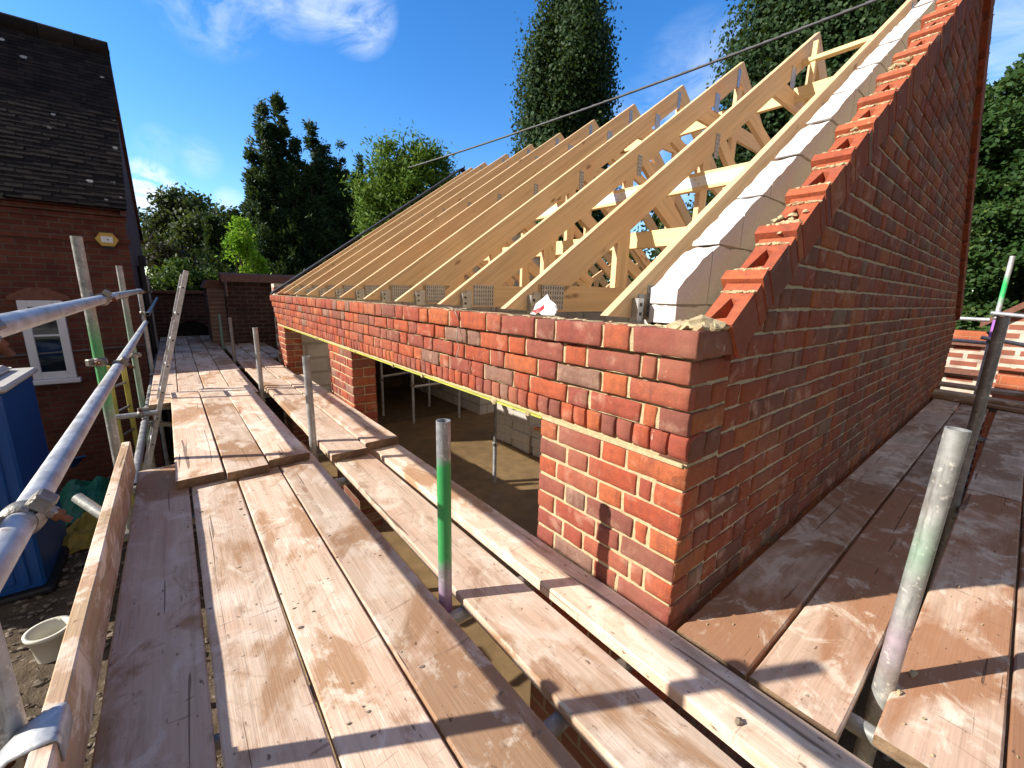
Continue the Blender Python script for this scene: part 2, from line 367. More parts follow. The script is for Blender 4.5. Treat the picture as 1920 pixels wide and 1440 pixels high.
def roof_mat():
    m,nt,b,_=new_mat('dark_clay_tiles'); N=NT(nt); co=N.objco()
    n=N.noise(co,7,6,.7); t=N.attr()
    c=N.ramp(t,[(0.0,(.010,.008,.008)),(.5,(.017,.014,.013)),(1.0,(.030,.023,.020))])
    c=N.mix(N.ramp(n,[(.5,0.0),(.75,.5)]),c,(.035,.028,.022))
    sx=N.n('ShaderNodeSeparateXYZ'); N.l(co,sx.inputs[0])
    v=N.n('ShaderNodeTexVoronoi'); v.inputs['Scale'].default_value=3.4; N.l(co,v.inputs['Vector'])
    sp=N.ramp(N.math('ADD',v.outputs['Distance'],N.math('MULTIPLY',N.noise(co,18,3),.14)),[(.19,1.0),(.21,0.0)])
    pk=N.ramp(N.noise(co,1.1,3),[(.42,0.0),(.5,1.0)])
    c=N.mix(N.math('MULTIPLY',sp,pk),c,(.42,.42,.40))
    ms=N.math('MULTIPLY',N.ramp(N.noise(co,3.2,6,.7),[(.5,0.0),(.62,1.0)]),N.math('MULTIPLY_ADD',sx.outputs[2],1.0,-5.6,True))
    c=N.mix(N.math('MULTIPLY',ms,.8),c,(.10,.09,.03))
    N.l(c,b.inputs['Base Color']); b.inputs['Roughness'].default_value=.92; b.inputs['Specular IOR Level'].default_value=.15
    N.l(N.bump(n,.5,.01),b.inputs['Normal']); return m
M['roof']=roof_mat()
M['bark']=rough_mat('bark',(.07,.05,.035),(.16,.125,.09),14,.95,.9,.02)
M['bark_pale']=rough_mat('pale_bark',(.16,.13,.10),(.32,.28,.23),14,.95,.9,.02)
M['l_con']=leaf_mat('conifer_needles',[(0,(.012,.034,.018)),(.5,(.028,.068,.030)),(1,(.075,.125,.045))],.12,.60,.18)
M['l_pop']=leaf_mat('poplar_leaves',[(0,(.014,.036,.012)),(.6,(.032,.068,.022)),(1,(.085,.115,.045))],.15,.60,.18)
M['l_brd']=leaf_mat('broad_leaves',[(0,(.040,.105,.014)),(.6,(.115,.215,.026)),(1,(.26,.36,.07))],.25,.60,.18)
M['l_lime']=leaf_mat('lime_leaves',[(0,(.16,.36,.02)),(.6,(.32,.58,.035)),(1,(.55,.72,.14))],.45,.60,.18)
M['l_bush']=leaf_mat('bush_leaves',[(0,(.020,.055,.012)),(.6,(.060,.125,.022)),(1,(.13,.20,.05))],.25,.60,.18)
M['l_dark']=leaf_mat('dull_green_leaves',[(0,(.016,.032,.012)),(.6,(.045,.070,.026)),(1,(.10,.125,.050))],.2,.60,.18)
M['l_hedge']=leaf_mat('hedge_leaves',[(0,(.012,.040,.010)),(.6,(.040,.085,.020)),(1,(.13,.18,.045))],.2,.60,.18)
M['l_purp']=leaf_mat('purple_leaves',[(0,(.020,.012,.014)),(.6,(.045,.026,.028)),(1,(.09,.06,.05))],.15,.60,.18)

# ------------------------------------------------------------------ camera, sun, sky
C=Vector((-1.18990176,-0.59343073,1.02033037))
cam=bpy.data.cameras.new('camera'); co_=bpy.data.objects.new('camera',cam); col.objects.link(co_)
cam.sensor_width=36; cam.lens=36*778.5225880162217/1920; cam.clip_start=.02; cam.clip_end=2000
yaw,pit,rol=[math.radians(a) for a in (39.1391519,12.1838142,1.3500223)]
fw=Vector((math.sin(yaw)*math.cos(pit),math.cos(yaw)*math.cos(pit),-math.sin(pit)))
rt=Vector((math.cos(yaw),-math.sin(yaw),0)); up=rt.cross(fw)
r2=rt*math.cos(rol)+up*math.sin(rol); u2=up*math.cos(rol)-rt*math.sin(rol)
mw=Matrix(((r2.x,u2.x,-fw.x,C.x),(r2.y,u2.y,-fw.y,C.y),(r2.z,u2.z,-fw.z,C.z),(0,0,0,1))); co_.matrix_world=mw
sc.camera=co_
SD=Vector((1,-.54,-.69)).normalized()           # direction the light travels
sun=bpy.data.lights.new('sun','SUN'); so=bpy.data.objects.new('sun',sun); col.objects.link(so)
sun.energy=5.0; sun.angle=math.radians(.53); sun.color=(1.0,.93,.82)
so.rotation_euler=SD.to_track_quat('-Z','Y').to_euler(); so.location=(-8,4,9)
w=bpy.data.worlds.new('World'); sc.world=w; w.use_nodes=True; nt=w.node_tree; N=NT(nt)
bg=nt.nodes['Background']; sky=N.n('ShaderNodeTexSky',sky_type='NISHITA'); sky.sun_disc=False
sky.sun_elevation=math.asin(-SD.z); sky.sun_rotation=math.atan2(-SD.x,-SD.y)
sky.air_density=1.0; sky.dust_density=.25; sky.ozone_density=3.5; sky.altitude=100
hs=N.n('ShaderNodeHueSaturation'); hs.inputs['Saturation'].default_value=1.30; hs.inputs['Value'].default_value=1.42; hs.inputs['Hue'].default_value=.506; N.l(sky.outputs[0],hs.inputs['Color'])
tc=N.n('ShaderNodeTexCoord').outputs['Generated']
cl=N.noise(N.mapping(tc,(3.0,3.0,6.5),(1.3,.4,.2)),1.9,8,.64,.9); cl2=N.noise(N.mapping(tc,(1,1,1),(4.2,1.1,2.0)),1.9,3,.5)
def spot(dirv,c0,c1):
    d=N.n('ShaderNodeVectorMath',operation='DOT_PRODUCT'); nn=N.n('ShaderNodeVectorMath',operation='NORMALIZE'); N.l(tc,nn.inputs[0]); N.l(nn.outputs[0],d.inputs[0]); d.inputs[1].default_value=Vector(dirv).normalized()
    k=1.0/(c1-c0); return N.math('MULTIPLY_ADD',d.outputs['Value'],k,-c0*k,True)
def pixdir(u,v):
    f=778.5225880162217; return r2*((u-960)/f)+u2*(-(v-720)/f)+fw
mask=None
for (u,v,c0,c1,amt) in ((380,-30,.9950,.9998,.55),(500,-35,.9962,.9998,.6),(595,-8,.9974,.9998,.75),(665,15,.9972,.9998,.95),(278,352,.9988,.9998,2.2),(430,378,.9996,.99998,.45),(300,275,.9993,.9999,.25),(375,295,.9993,.9999,.3),(1905,40,.975,.997,.55),(1310,170,.992,.9995,.35),(1250,300,.985,.998,.5)):
    s_=N.math('MULTIPLY',spot(pixdir(u,v),c0,c1),amt); mask=s_ if mask is None else N.math('MAXIMUM',mask,s_)
cf=N.math('MULTIPLY',N.ramp(cl,[(.40,0.0),(.68,1.0)]),mask,None,True)
skc=N.mix(cf,hs.outputs[0],(6.0,6.6,7.6))
# unseen broken cloud, added behind the camera to whiten the light in the shade
bk=N.n('ShaderNodeVectorMath',operation='DOT_PRODUCT'); nn_=N.n('ShaderNodeVectorMath',operation='NORMALIZE'); N.l(tc,nn_.inputs[0]); N.l(nn_.outputs[0],bk.inputs[0]); bk.inputs[1].default_value=Vector((-fw.x,-fw.y,.25)).normalized()
cov=N.math('MULTIPLY',N.ramp(bk.outputs['Value'],[(.02,0.0),(.35,1.0)]),N.ramp(cl2,[(.30,.55),(.5,1.0)]))
skc=N.mix(cov,skc,(2.1,1.9,1.65))
N.l(skc,bg.inputs['Color']); bg.inputs['Strength'].default_value=.115
sc.view_settings.view_transform='Standard'; sc.view_settings.look='None'; sc.view_settings.gamma=1; sc.view_settings.exposure=.68
sc.render.engine='CYCLES'; sc.cycles.use_denoising=True
sc.cycles.max_bounces=6; sc.cycles.diffuse_bounces=4; sc.cycles.transparent_max_bounces=4

# ------------------------------------------------------------------ ground
GZ=-1.9; FZ=-1.3; ZB=-.067
def grid_plane(name,x0,x1,y0,y1,z,n,amp,mat,freq=1.3):
    vs=[];fs=[]
    for j in range(n+1):
        for i in range(n+1):
            x=x0+(x1-x0)*i/n; y=y0+(y1-y0)*j/n
            vs.append((x,y,z+amp*noise.fractal(Vector((x*freq,y*freq,.3)),.8,2,4)))
    for j in range(n):
        for i in range(n): a=j*(n+1)+i; fs.append((a,a+1,a+n+2,a+n+1))
    mb=MB(); mb.add(vs,fs,0,.5,True); return mb.build(name,mat,fixn=False)
tag(grid_plane('ground',-400,400,-400,400,GZ-.05,8,0,M['ground']),kind='structure')
tag(grid_plane('site_ground',-9,.35,-6,16,GZ,110,.05,M['ground']),kind='structure')
mb=MB()
for i in range(5200):
    y=random.uniform(-1,9); x=random.uniform(-3.6,-1.2)
    r=abs(random.gauss(.010,.010))+.006
    mb.ico((x,y,GZ+r*.3),r,0,None,1,(1,random.uniform(.6,1),.6),.5)
tag(mb.build('rubble',M['stone'],fixn=False),kind='stuff')
tag(grid_plane('sandy_strip',-1.25,.0,-3,14,GZ+.035,40,.03,M['dirt_sand']),kind='structure')

# ------------------------------------------------------------------ brick builder
def brick(mb,O,U,V,Nn,u0,u1,v0,v1,proud=0,depth=.1,tone=None,lod=1,mat=0,nose=0.0,rnd=.0045):
    O=Vector(O);U=Vector(U);V=Vector(V);Nn=Vector(Nn)
    L=u1-u0;H=v1-v0
    nu=max(2,int(L/.03)) if lod else 1; nv=(6 if nose else (3 if lod else 1))
    us=[0,rnd]+[rnd+(L-2*rnd)*i/nu for i in range(1,nu)]+[L-rnd,L]
    vs_=[0,rnd]+[rnd+(H-2*rnd)*i/nv for i in range(1,nv)]+[H-rnd,H]
    if nose: vs_=[H*i/8 for i in range(9)]
    q=random.uniform(0,99); P=[]; tilt=random.uniform(-.002,.002); tilt2=random.uniform(-.002,.002)
    for j,b in enumerate(vs_):
        for i,a in enumerate(us):
            ed=(i in(0,len(us)-1)) or (j in (0,len(vs_)-1))
            n=noise.noise(Vector((a*24+q,b*24,q)))*.0034+tilt*(a/L-.5)+tilt2*(b/H-.5)
            if i in(0,len(us)-1): n-=rnd*.9
            if not nose and j in (0,len(vs_)-1): n-=rnd*.9
            if nose:
                if b<nose: n-=nose-math.sqrt(max(0,nose*nose-(nose-b)**2))
                elif j==len(vs_)-1: n-=rnd*.7
            w=.0045 if ed else 0
            da=w*noise.noise(Vector((a*15+q,b*15,3.1))); db=w*noise.noise(Vector((a*15+q,b*15,8.7)))
            P.append(O+U*(u0+a+da)+V*(v0+b+db)+Nn*(proud+n))
    nU=len(us); nV=len(vs_); fs=[]
    for j in range(nV-1):
        for i in range(nU-1): k=j*nU+i; fs.append((k,k+1,k+nU+1,k+nU))
    ring=[i for i in range(nU)]+[j*nU+nU-1 for j in range(1,nV)]+[(nV-1)*nU+i for i in range(nU-2,-1,-1)]+[j*nU for j in range(nV-2,0,-1)]
    b0=len(P); 
    for k in ring: 
        p=P[k]; d=(p-O).dot(Nn); P.append(p-Nn*(d-proud+depth))
    m=len(ring)
    for i in range(m): j=(i+1)%m; fs.append((ring[i],b0+i,b0+j,ring[j]))
    mb.add(P,fs,mat,random.random() if tone is None else tone,True)
LS,LH,J=.2135,.101,.0125
def flemish(u0,u1,phase,closer=False):
    """list of (a,b) brick spans between u0 and u1"""
    out=[];u=u0;k=0
    seq=[LS,LH] if phase==0 else ([LH,.046,LS] if closer else [LH,LS])
    first=True
    while u<u1-.02:
        if phase==1 and closer:
            L=[LH,.046][k] if k<2 else (LS if (k%2==0) else LH)
        else: L=seq[k%2]
        L*=random.uniform(.985,1.012); e=min(u+L,u1)
        if u1-e<.05: e=u1
        out.append((u,e)); u=e+J; k+=1
    return out

building=empty('brick_building',(0,0,GZ))
tag(building,'unfinished red brick outbuilding with an open timber roof and white block inner leaf','building')
YW=6.40
CZ=.0833
# --- front wall above the openings (corbelled courses + bullnose course)
mb=MB(); fU=(0,1,0);fV=(0,0,1);fN=(-1,0,0)
rows=[(.607,.677,.018),(.6885,.759,.030),(.770,.841,.044),(.8515,.930,.064)]
random.seed(21)
for r,(z0,z1,pr) in enumerate(rows):
    ysrt=-.022 if r==3 else 0.0
    for k,(a,b) in enumerate(flemish(ysrt,YW,[1,0,1,0][r],r in(0,2) )):
        brick(mb,(0,0,0),fU,fV,fN,a,b,z0+random.uniform(-.0015,.0015),z1+random.uniform(-.002,.002),pr+random.uniform(-.002,.003),.11,None,1 if a<3 else 0)
front=mb.build('front_wall',[M['brick']],building)
mb=MB(); y=.0
while y<YW-.03:
    brick(mb,(0,0,0),fU,fV,fN,y,min(y+.061,YW),.513+random.uniform(-.001,.001),.601,.010+random.uniform(-.002,.002),.11,None,1,0,.036,.004); y+=.0685
mb.build('bullnose_course',[M['brick']],front)
mb=MB()
for (z0,z1,x) in ((.508,.602,.006),(.606,.678,-.0105),(.688,.760,-.0225),(.769,.842,-.0365),(.851,.926,-.0565)):
    # mortar bed behind the bricks, slightly uneven
    n=160; vs=[];fs=[]
    for i in range(n+1):
        yy=.002+(YW-.004)*i/n
        for zz in (z0,(z0+z1)/2,z1):
            vs.append((x+.0045*noise.noise(Vector((yy*30,zz*30,1.0))),yy,zz))
    for i in range(n):
        for j in range(2): a=i*3+j; fs.append((a,a+1,a+4,a+3))
    mb.add(vs,fs,0,.5,True); mb.box((x+.003,.004,z0),(.10,YW-.004,z1-.0005),0,.5)
for zj,xj in ((.6042,.004),(.683,-.004),(.7645,-.014),(.8465,-.024)): mb.box((xj,.006,zj-.0068),(.099,YW-.006,zj+.0068),0,.5)
mb.build('mortar',M['mortar'],front)
# crumbs and dabs of mortar along the top of the wall
mb=MB()
for i in range(170):
    yy=random.uniform(.1,YW); mb.ico((random.uniform(-.05,.08),yy,.930),random.uniform(.004,.014),0,.5,1,(1,1.6,.4),.6)
for i in range(60):
    a=i*.105+random.uniform(-.01,.01); mb.ico((.02,a+.1,.929),.03,0,.5,1,(2.0,random.uniform(.5,1.3),.15),.6)
mb.build('mortar_crumbs',M['mortar'],front)['kind']='stuff'
# lintel edge, yellow-green, over the openings
mb=MB(); mb.box((-.008,.655,.5005),(.09,YW-.42,.5055),0,.5)
mb.build('lintel',M['lintel'],building)
for yy in (.74,1.0,1.75,2.2,3.0,4.2):
    mb=MB(); mb.ico((-.012,yy,.503),.012,0,.5,1,(.8,1.5,1),.6); mb.build('mortar_dab',M['mortar'],building)
# --- piers
def pier(y0,y1,depth,detail_ret=True,nrow=13,wrap=False):
    mb=MB()
    for k in range(nrow):
        z1=.4955-CZ*k; z0=z1-.0715
        lst=flemish(y0,y1,k%2,True) if not wrap else None
        for (a,b) in lst:
            brick(mb,(0,0,0),fU,fV,fN,a,b,z0+random.uniform(-.0015,.0015),z1+random.uniform(-.0015,.0015),random.uniform(-.002,.002),.1,None,1)
        # return face towards -Y, quoins stand 2 mm proud so nothing shares a plane
        if detail_ret:
            bits=[(0.004,.1)] if k%2==0 else [(.004,.215)]
            if k%2==0: bits.append((.111,.215))
            for (a,b) in bits:
                brick(mb,(0,y0,0),(1,0,0),(0,0,1),(0,-1,0),a,min(b,depth),z0,z1,.002,.1,None,1)
    o=mb.build('pier',M['brick'],building)
    m2=MB(); m2.box((.006,y0+.006,GZ),(depth-.004,y1-.006,.5),0,.5); 
    if not detail_ret: pass
    m2.box((-.003,y0+.012,.4975),(.08,y1-.005,.512),0,.5,ch=.002)
    m2.build('mortar',M['mortar'],o)
    m3=MB(); m3.box((.001,y0+.001,GZ),(depth,y1-.001,.4955-CZ*nrow-.012),0,.5); m3.build('lower_brickwork',M['low_brick'],o)
random.seed(5)
pier(.0,.665,.215,False); pier(3.14,3.83,.215); pier(5.95,YW,.215)
# --- gable wall at y = 0
SL=.70
def rake(x): return .855+.745*x if x<3.25 else .855+.745*(6.5-x)
mb=MB(); gU=(1,0,0);gN=(0,-1,0); random.seed(9)
k=0; zt=.930
qz=[(.8515,.930),(.770,.841),(.6885,.759),(.607,.677),(.515,.598)]+[(.4955-CZ*i-.0715,.4955-CZ*i) for i in range(10)]
for r,(z0,z1) in enumerate(qz):                       # quoin stack, 215 deep, butted by a straight joint
    bits=[(.004,.1025),(.1135,.212)] if r%2==0 else [(.004,.212)]
    if r==0: bits=[(-.058,.16)]
    for a,b in bits: brick(mb,(0,0,0),gU,(0,0,1),gN,a,b,z0,z1,.024 if r==0 else .002,.1,None,1)
zc=.4955+CZ*0; 
for r in range(-10,34):
    z1=.462+CZ*r+.02; z0=z1-.0715
    xa=.225; xb=6.5-.004
    if z1>.88:
        xa=max(xa,(z1-.855)/.745+.02); xb=min(xb,6.5-(z1-.855)/.745-.02)
    if xb-xa<.1: break
    # keep the bond registered to the wall, then clip by the rake
    for (a,b) in flemish(.225,6.496,r%2):
        a2,b2=max(a,xa),min(b,xb)
        if b2-a2<.03: continue
        tn=random.random()
        brick(mb,(0,0,0),gU,(0,0,1),gN,a2,b2,z0+random.uniform(-.002,.002),z1+random.uniform(-.002,.002),random.uniform(-.002,.003),.09,tn if random.random()>.12 else .8,1 if a<2.6 else 0)
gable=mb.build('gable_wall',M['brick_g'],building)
mb=MB(); prof=[(.012,-.6),(6.49,-.6),(6.49,.90),(3.25,rake(3.25)-.04),(.14,.90),(.012,.90)]
mb.prism(prof,'y',.007,.10,0,.5)
mb.build('mortar',M['mortar_g'],gable)
mb=MB(); mb.box((.002,.001,GZ),(6.498,.10,-.36),0,.5); mb.build('lower_brickwork',M['house_brick'],gable)
# verge: cut bricks laid to the slope, frogs showing, mortar beads between
random.seed(4)
vg=MB(); vm=MB(); vb=MB()
SLV=.745; ang=math.atan(SLV)
def rot_pt(x0,z0,s,t,side):   # s along the slope, t normal to it
    c,sn=math.cos(ang),math.sin(ang)
    return (x0+side*(s*c-t*sn), z0+s*sn+t*c)
total=(3.25-.10)/math.cos(ang)
for side in (1,-1):
    X0=.10 if side==1 else 6.40; Z0=.945
    s=0;i=0
    while s<total-.05:
        L=.168 if i%3==0 else (.057 if i%3==1 else .053)
        ya,yb=-.034+random.uniform(-.0008,.0008),.070+random.uniform(-.004,.004)
        tn=random.random(); t=0.0 if i%3==0 else (-.012 if i%3==1 else .008); t+=random.uniform(-.003,.003)
        def Q(ss,tt,yy): 
            x,z=rot_pt(X0,Z0,ss,tt,side); return (x,yy,z)
        a,b=s+.005,s+L-.005
        if i%3==0:
            m=.026; yi,yj=ya+.030,yb-.022
            vs=[Q(a,t,ya),Q(b,t,ya),Q(b,t,yb),Q(a,t,yb), Q(a+m*1.2,t,yi),Q(b-m*1.5,t,yi+.006),Q(b-m,t,yj-.020),Q(a+m*.7,t,yj), Q(a+m*1.5,t-.06,yi+.006),Q(b-m*1.9,t-.06,yi+.010),Q(b-m*1.5,t-.06,yj-.024),Q(a+m*1.1,t-.06,yj-.006), Q(a,t-.13,ya),Q(b,t-.13,ya),Q(b,t-.13,yb),Q(a,t-.13,yb)]
            fs=[(0,1,5,4),(1,2,6,5),(2,3,7,6),(3,0,4,7),(4,5,9,8),(5,6,10,9),(6,7,11,10),(7,4,8,11),(8,9,10,11),(0,12,13,1),(1,13,14,2),(2,14,15,3),(3,15,12,0),(12,15,14,13)]
            vg.add(vs,fs,0,tn); vg.m[len(vg.m)-len(fs)+9]=1  # outer side face gets the darker brick, its shade painted in
        else:
            e=yb+(.028 if i%3==2 else .008)
            vs=[Q(a,t,ya),Q(b,t+.006,ya),Q(b,t+.006,e),Q(a,t,e),Q(a,t-.13,ya),Q(b,t-.13,ya),Q(b,t-.13,e),Q(a,t-.13,e)]
            vg.add(vs,[(0,1,2,3),(4,7,6,5),(0,4,5,1),(1,5,6,2),(2,6,7,3),(3,7,4,0)],0,tn); vg.m[len(vg.m)-4]=1  # side face in the same shade-toned brick
        if i%3!=1:
            n=14
            for q in range(n):
                yy=ya+.004+(yb-ya)*q/n; x,z=rot_pt(X0,Z0,s+L+random.uniform(-.003,.003),t+.002,side)
                vm.ico((x,yy,z),random.uniform(.0045,.0085),0,.5,1,(1,1.5,.8),.7)
        s+=L; i+=1
    # smooth brick face of the verge below the cut edge
    p0=rot_pt(X0,Z0,-.02,-.128,side);p1=rot_pt(X0,Z0,total,-.128,side);p2=rot_pt(X0,Z0,total,-.075,side);p3=rot_pt(X0,Z0,.02,-.075,side)
    vb.prism([p0,p1,p2,p3],'y',-.022,.06,0,.45)
    for k in range(int(total/.08)):
        a=.02+.08*k; q0=rot_pt(X0,Z0,a,-.125,side);q1=rot_pt(X0,Z0,a+.079,-.125,side);q2=rot_pt(X0,Z0,a+.079,-.012,side);q3=rot_pt(X0,Z0,a,-.012,side)
        vb.prism([q0,q1,q2,q3],'y',-.0245,-.010,0,.45)
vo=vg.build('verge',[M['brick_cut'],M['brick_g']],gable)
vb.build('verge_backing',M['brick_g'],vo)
for q in range(40):
    vm.ico((random.uniform(-.02,.13),random.uniform(-.02,.11),.935),random.uniform(.012,.026),0,.5,1,(1.4,1.2,.7),.5)
vm.ico((.055,.035,.938),.07,0,.5,2,(1.2,.95,.42),.35); vm.ico((.02,.075,.935),.045,0,.5,2,(1.2,1.0,.4),.4)
for q in range(30):
    s=random.choice((.55,.62,1.32,1.40,2.05))+random.uniform(-.04,.04); x,z=rot_pt(.10,.945,s,.005,1); vm.ico((x,random.uniform(-.02,.07),z),random.uniform(.006,.014),0,.5,1,(1,1.3,.8),.6)
vm.build('mortar_beads',M['mortar'],vo)
# --- block inner leaf of the gable, cut to the slope
random.seed(14)
mb=MB(); mj=MB()
def brake(x): return .915+.693*x if x<3.25 else .915+.693*(6.5-x)
yb0,yb1=.20,.305
zr=[.935,1.0]+[1.012+.225*i for i in range(11)]
lev=[(.932,.992)]+[(1.0+.225*i,1.0+.225*i+.216) for i in range(11)]
for r,(z0,z1) in enumerate(lev):
    off=(r%2)*.22
    x=.19-off
    while x<6.31:
        a=max(x+.003,.19); b=min(x+.437,6.31); x+=.44
        if b-a<.02: continue
        # clip the block under the slope
        pts=[(a,z0),(b,z0)]
        def top(xx): return min(z1,brake(xx)+random.uniform(-.003,.003))
        if brake(a)<=z0 and brake(b)<=z0 and not(a<3.25<b): continue
        xs=[a+(b-a)*i/10 for i in range(11)]
        tp=[(xx,top(xx)) for xx in xs if brake(xx)>z0+.004]; jog=random.uniform(-.004,.006); tp=[(q_[0],min(z1,q_[1]+jog)) for q_ in tp]
        if len(tp)<2: continue
        lo,hi=tp[0][0],tp[-1][0]
        if brake(a)<z0+.004: lo=(z0-.915)/.693
        if brake(b)<z0+.004: hi=6.5-(z0-.915)/.693
        poly=[(lo,z0),(hi,z0)]+[t for t in reversed(tp) if t[1]>z0+.003]
        ny=5; vs=[];n=len(poly)
        for q in range(ny+1):
            yy=yb0+(yb1-yb0)*q/ny
            for (px,pz) in poly:
                jz=0 if pz<=z0+.001 else noise.noise(Vector((px*14,yy*30,r*3.1)))*.007+.007*noise.noise(Vector((px*60,yy*60,r*2.0)))
                jx=noise.noise(Vector((pz*20,yy*30,r*1.7)))*.004
                vs.append((px+jx,yy,pz+jz))
        fs=[tuple(range(n)),tuple(range(ny*n+n-1,ny*n-1,-1))]
        for q in range(ny):
            for i in range(n): j=(i+1)%n; fs.append((q*n+i,(q+1)*n+i,(q+1)*n+j,q*n+j))
        mb.add(vs,fs,0,random.random())
mb.build('block_leaf',M['block'],building)
mj.prism([(.2,.5),(6.3,.5),(6.3,.93+.0),(3.25,brake(3.25)-.035),(.2,1.03)],'y',yb0+.005,yb1-.005,0,.5)
mj.box((.2,yb0,FZ-.3),(6.3,yb1,.93),0,.5)
mj.build('block_joints',M['blockj'],building)
# --- other walls of the shell: back wall, far gable, interior leaf
mb=MB(); mb.box((6.20,.31,FZ),(6.30,YW-.22,.90),0,.5); mb.build('rear_block_wall',M['block_wall'],building)
mb=MB(); mb.box((6.40,.11,GZ),(6.50,YW-.1,.92),0,.5); mb.build('rear_brick_wall',M['nbrick'],building)
mb=MB(); mb.prism([(.25,FZ),(1.2,FZ),(1.2,.55),(3.7,.55),(3.7,FZ),(6.2,FZ),(6.2,.98),(3.25,3.05),(.25,.98)],'y',YW-.22,YW-.12,0,.5); mb.build('far_block_wall',M['block_wall_x'],building)
mb=MB(); mb.prism([(.23,GZ),(1.2,GZ),(1.2,.55),(3.7,.55),(3.7,GZ),(6.5,GZ),(6.5,.93),(3.25,3.18),(.0+.0,.93+.0),(.23,.93)],'y',YW-.1,YW,0,.5)
far=mb.build('far_gable',M['nbrick_x'],building)
mb=MB(); mb.prism([(-.03,.935),(3.25,3.235),(6.53,.935),(6.53,.965),(3.25,3.268),(-.03,.965)],'y',YW+.02,YW+.14,0,.5); mb.build('far_verge',M['black'],far)
mb=MB(); mb.box((.9,YW+.005,FZ-.05),(.98,9.1,.75),0,.5);mb.box((5.4,YW+.005,FZ-.05),(5.5,9.1,.75),0,.5);mb.box((.9,9.1,FZ-.05),(5.5,9.2,.75),0,.5);mb.box((.88,YW+.005,.752),(5.52,9.22,.80),0,.5);mb.box((.985,YW-.21,FZ-.06),(5.39,9.09,FZ-.004),0,.5)
mb.build('dark_rear_room',M['ground'],building)
mb=MB(); mb.box((3.27,5.86,FZ),(4.6,5.96,.45),0,.5)
mb.build('partition_wall',M['block_wall_x'],building)
mb=MB(); mb.box((3.272,5.963,FZ),(3.37,9.0,.45),0,.5); mb.build('partition_wall',M['block_wall'],building)
tag(grid_plane('floor',.10,6.2,.10,YW-.1,FZ,30,.004,M['screed']),kind='structure')

